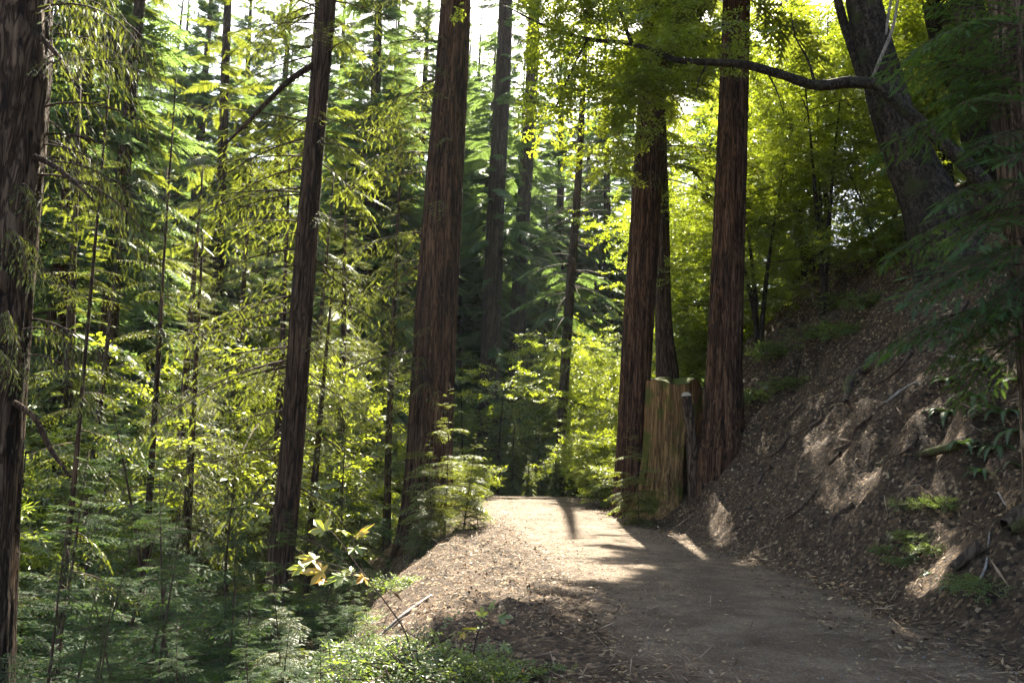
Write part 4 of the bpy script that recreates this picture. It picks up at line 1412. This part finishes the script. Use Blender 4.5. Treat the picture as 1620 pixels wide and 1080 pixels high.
# cut log leaning against the stump
a, b = at(1086, 626, 17.9), at(1099, 722, 18.0)
b[2] = min(b[2], hpt(b[0], b[1]) + .1)
lg = thing('cut_log', b, 'short sawn log with pale cut end leaning on the tall stump', 'log')
mb = MB()
Ps, Rs = resample([b - b + (0, 0, -.15), (a - b) * .5 + (.02, 0, 0), a - b], [.125, .11, .098], .06)
tube(mb, Ps, Rs, 24, 0, .5, None, bark_bump(.09, 3, 2.5), cap=False)
mb.build('bark', M['bark_grey'], lg, smooth=True)
mb = MB()
ax = norm(Ps[-1] - Ps[-2])
tip = norm(ax + np.array([.0, -1.5, .1]))
e1 = norm(np.cross(tip, [0, 0, 1.0]))
e2 = np.cross(tip, e1)
q = np.linspace(0, 2 * np.pi, 24, endpoint=False)
rim = Ps[-1] + .105 * (np.cos(q)[:, None] * e1 + np.sin(q)[:, None] * e2)
inr = Ps[-1] - ax * .06 + .098 * (np.cos(q)[:, None] * e1 + np.sin(q)[:, None] * e2)
VV = np.concatenate([rim, inr, (Ps[-1] + tip * .006)[None]])
FF = [(k, (k + 1) % 24, 48) for k in range(24)] + [(k, 24 + k, 24 + (k + 1) % 24) for k in range(24)] + [(k, 24 + (k + 1) % 24, (k + 1) % 24) for k in range(24)]
mb.add(VV, FF)
mb.build('cut_face', M['cutface'], lg)

# ------------------------------------------------------------------ fallen wood and roots on the bank
def wood(name, lab, cat, pts, rad, mat, off=.03, amp=.1, straight=False):
    P = on_bank(pts, off)
    if straight:
        t = np.linspace(0, 1, len(P))[:, None]
        P = P[0] + (P[-1] - P[0]) * t + (P - (P[0] + (P[-1] - P[0]) * t)) * .25
    base = P[0].copy()
    mb = MB()
    Ps, Rs = resample(P - base, rad, .05)
    tube(mb, Ps, Rs, 14, 0, .5, None, bark_bump(amp, 3, 3, ph=rad[0] * 50))
    o = mb.build(name, M[mat], smooth=True)
    o.location = base
    return tag(o, lab, cat)


wood('fallen_branch', 'dark fallen branch lying across the middle of the bank', 'branch', [(1388, 741), (1420, 738), (1460, 728), (1515, 712)], [.03, .04, .05, .055], 'log', .06, straight=True)
wood('fallen_branch', 'pale thin stick lying near the top of the bank by the ferns', 'branch', [(1492, 567), (1525, 572), (1556, 577)], [.02, .022, .015], 'dead', .05, straight=True)
wood('exposed_root', 'mossy curved root arching out of the upper bank', 'root', [(1338, 640), (1345, 608), (1368, 590), (1400, 575)], [.05, .085, .10, .09], 'log', .05)
wood('exposed_root', 'thin pale crooked root on the bank below the mossy curved root', 'root', [(1402, 640), (1425, 622), (1450, 608)], [.015, .022, .014], 'dead', .04)
wood('exposed_root', 'short dark broken root jutting from the foot of the bank', 'root', [(1508, 915), (1525, 900), (1552, 878)], [.04, .055, .06], 'log', .10)
wood('exposed_root', 'thin grey root hanging down beside the short dark broken root', 'root', [(1545, 935), (1560, 905), (1566, 850)], [.008, .012, .008], 'dead', .06)
wood('mossy_log', 'thick rounded mossy log end sticking out of the bank', 'log', [(1592, 850), (1612, 842), (1660, 825)], [.07, .12, .14], 'log', .10)
wood('fallen_branch', 'grey twig standing out of the bank foot by the road', 'branch', [(1580, 790), (1592, 812)], [.012, .008], 'dead', .08)
wood('fallen_branch', 'bleached stick lying along the sunlit left shoulder', 'branch', [(600, 1010), (640, 975), (682, 945)], [.012, .018, .012], 'dead', .03)
wood('fallen_branch', 'short bleached stick lying beside the longer stick on the left shoulder', 'branch', [(612, 1058), (630, 1040), (655, 1020)], [.008, .014, .01], 'dead', .03)

r = rg(171)
for i, (u, v) in enumerate(((1250, 690), (1300, 650), (1330, 720), (1380, 660), (1440, 560), (1480, 510), (1290, 780), (1410, 530), (1350, 800), (1450, 690), (1270, 640), (1360, 560), (1530, 480), (1220, 740))):
    ln = r.uniform(40, 90)
    wood('exposed_root', 'thin brown rootlet straggling down the eroded face of the bank', 'root', [(u, v), (u - ln * .25 + r.normal(0, 8), v + ln * .3), (u - ln * .5, v + ln * .55 + r.normal(0, 8)), (u - ln * .9, v + ln * .8)],
         [.030, .024, .018, .008], 'twig', .035)['group'] = 'rootlets on the bank face'

# fallen stones on the bank top
for i, (u, v, sz, lab) in enumerate(((1428, 440, .22, 'rounded brown boulder at the crest of the bank under the oak'), (1212, 615, .09, 'small pale stone on the bank right of the brown redwood'))):
    p = on_bank([(u, v)], 0)[0]
    r = rg(151 + i)
    la, lo = np.meshgrid(np.linspace(-1.4, 1.4, 12), np.linspace(0, 2 * np.pi, 18, endpoint=False), indexing='ij')
    d = np.stack([np.cos(la) * np.cos(lo), np.cos(la) * np.sin(lo), np.sin(la) * .7], -1)
    rr = sz * (1 + .5 * (fbm(d[..., 0] * 1.7 + i * 4, d[..., 1] * 1.7, d[..., 2] * 1.7, 3) - .5))
    V = (d * rr[..., None]).reshape(-1, 3)
    F = []
    for a in range(11):
        for b in range(18):
            k0, k1 = a * 18 + b, a * 18 + (b + 1) % 18
            F += [(k0, k1, k1 + 18), (k0, k1 + 18, k0 + 18)]
    mb = MB()
    mb.add(V, F)
    o = mb.build('boulder', M['stone' if i else 'soil'], smooth=True)
    o.location = p + (0, 0, sz * .2)
    tag(o, lab, 'rock')

# ------------------------------------------------------------------ maple sprouts with large leaves
def maple_leaf():
    half = [(11, .80), (20, .72), (34, .30), (46, .62), (58, .88), (70, .66), (84, .58), (97, .26), (118, .52), (132, .44), (155, .2)]
    lobes = [(-a, q) for a, q in half[::-1]] + [(0, 1.05)] + half
    V = [(0, 0, 0)]
    for a, rr in lobes:
        V.append((rr * math.cos(math.radians(a)) + .12, rr * math.sin(math.radians(a)), -.22 * rr * rr + .10 * abs(math.sin(math.radians(a * 2.2)))))
    V.append((.0, 0, 0))
    F = [(0, k, k + 1) for k in range(1, len(lobes))]
    return np.array(V[:-1]), np.array(F)


MLV, MLF = maple_leaf()
def maple(lab, path, leaves, seed, stem=(.007, .003)):
    base = np.asarray(path[0], float)
    t = thing('maple_sprout', base, lab, 'sprout')
    mb = MB()
    Ps, Rs = resample(np.asarray(path) - base, np.linspace(stem[0], stem[1], len(path)), .04)
    tube(mb, Ps, Rs, 6, 0, .5)
    mb.build('stem', M['twig'], t, smooth=True)
    r = rg(seed)
    for p, root, size, tint in leaves:
        p, root = np.asarray(p) - base, np.asarray(root) - base
        mb = MB()
        tube(mb, [root, (root + p) / 2 + (0, 0, .02), p], [.0025, .002, .0018], 4, 0, .5)
        stalk = mb.mesh('leaf_stalk', [M['twig']], True)
        X = norm(p - root + np.array([0, 0, -.02]) + r.normal(0, .02, 3))
        up = norm(np.array([0, -.45, 1.0]) + r.normal(0, .3, 3))
        Y = norm(np.cross(up, X))
        Z = np.cross(X, Y)
        mb = MB()
        V, F, T = realize(MLV, MLF, p[None], X[None], Y[None], Z[None], size, np.array([tint]))
        V[:, 2] += .0
        mb.add(V, F, 0, np.clip(T + r.normal(0, .12, len(T)), 0, 1))
        lf = mb.build('leaf', M['maple'], t)
        link('leaf_stalk', stalk, lf)


Y0 = 6.2
st_px = [(655, 1075), (645, 1010), (612, 955), (580, 915), (548, 870), (532, 848)]
path = [at(u, v, Y0) for u, v in st_px]
path[0][2] = min(path[0][2], hpt(path[0][0], path[0][1]))
nod = lambda k: at(*st_px[k], Y0)
lv = []
for u, v, k, sz, ti, dy in ((514, 840, 5, .075, .25, .0), (540, 839, 5, .05, .3, -.05), (566, 848, 4, .075, .66, .02), (560, 866, 4, .06, .1, -.06), (498, 885, 3, .075, .55, .0), (482, 898, 3, .07, .4, .06),
                            (512, 905, 3, .08, .72, -.05), (513, 918, 3, .05, .95, -.08), (545, 912, 3, .085, .08, -.02), (576, 912, 3, .05, .68, -.05), (556, 905, 3, .05, .5, .06)):
    lv.append((at(u, v, Y0 + dy), nod(k), sz * 1.7, ti))
maple('leaning maple sprout with large yellow-turning leaves over the left slope', path, lv, 161)
# low maple sprout on the shoulder
Y1 = 6.3
b0 = at(745, 1070, Y1)
b0[2] = hpt(b0[0], b0[1])
path = [b0, at(752, 1015, Y1), at(762, 985, Y1)]
lv = [(at(u, v, Y1 + dy), path[1 + (i % 2)], sz, ti) for i, (u, v, sz, ti, dy) in enumerate(((775, 962, .07, .0, 0), (790, 978, .085, .02, -.05), (745, 995, .075, .5, -.1), (735, 1002, .06, .75, -.05), (762, 975, .07, .2, .08), (795, 1018, .065, .0, -.1), (770, 1050, .06, .02, -.15), (715, 1035, .06, .1, -.1)))]
maple('short maple sprout with broad pale green leaves among the shoulder shrubs', path, lv, 162)

# ------------------------------------------------------------------ the air of the valley
mb = MB()
lo, hi = np.array([-325.0, -125, -60]), np.array([325.0, 405, 60])
V = np.array([(x, y, z) for x in (lo[0], hi[0]) for y in (lo[1], hi[1]) for z in (lo[2], hi[2])])
mb.add(V, [(0, 1, 3), (0, 3, 2), (4, 6, 7), (4, 7, 5), (0, 4, 5), (0, 5, 1), (2, 3, 7), (2, 7, 6), (0, 2, 6), (0, 6, 4), (1, 5, 7), (1, 7, 3)])
m, t, out = mat_new('valley_air')
pv = N(t, 'ShaderNodeVolumePrincipled')
pv.inputs['Color'].default_value = (.80, .92, 1.0, 1)
pv.inputs['Density'].default_value = .00022
t.links.new(pv.outputs[0], out.inputs['Volume'])
tag(mb.build('haze', m), 'thin pale haze filling the air between the trees', 'haze', kind='stuff')
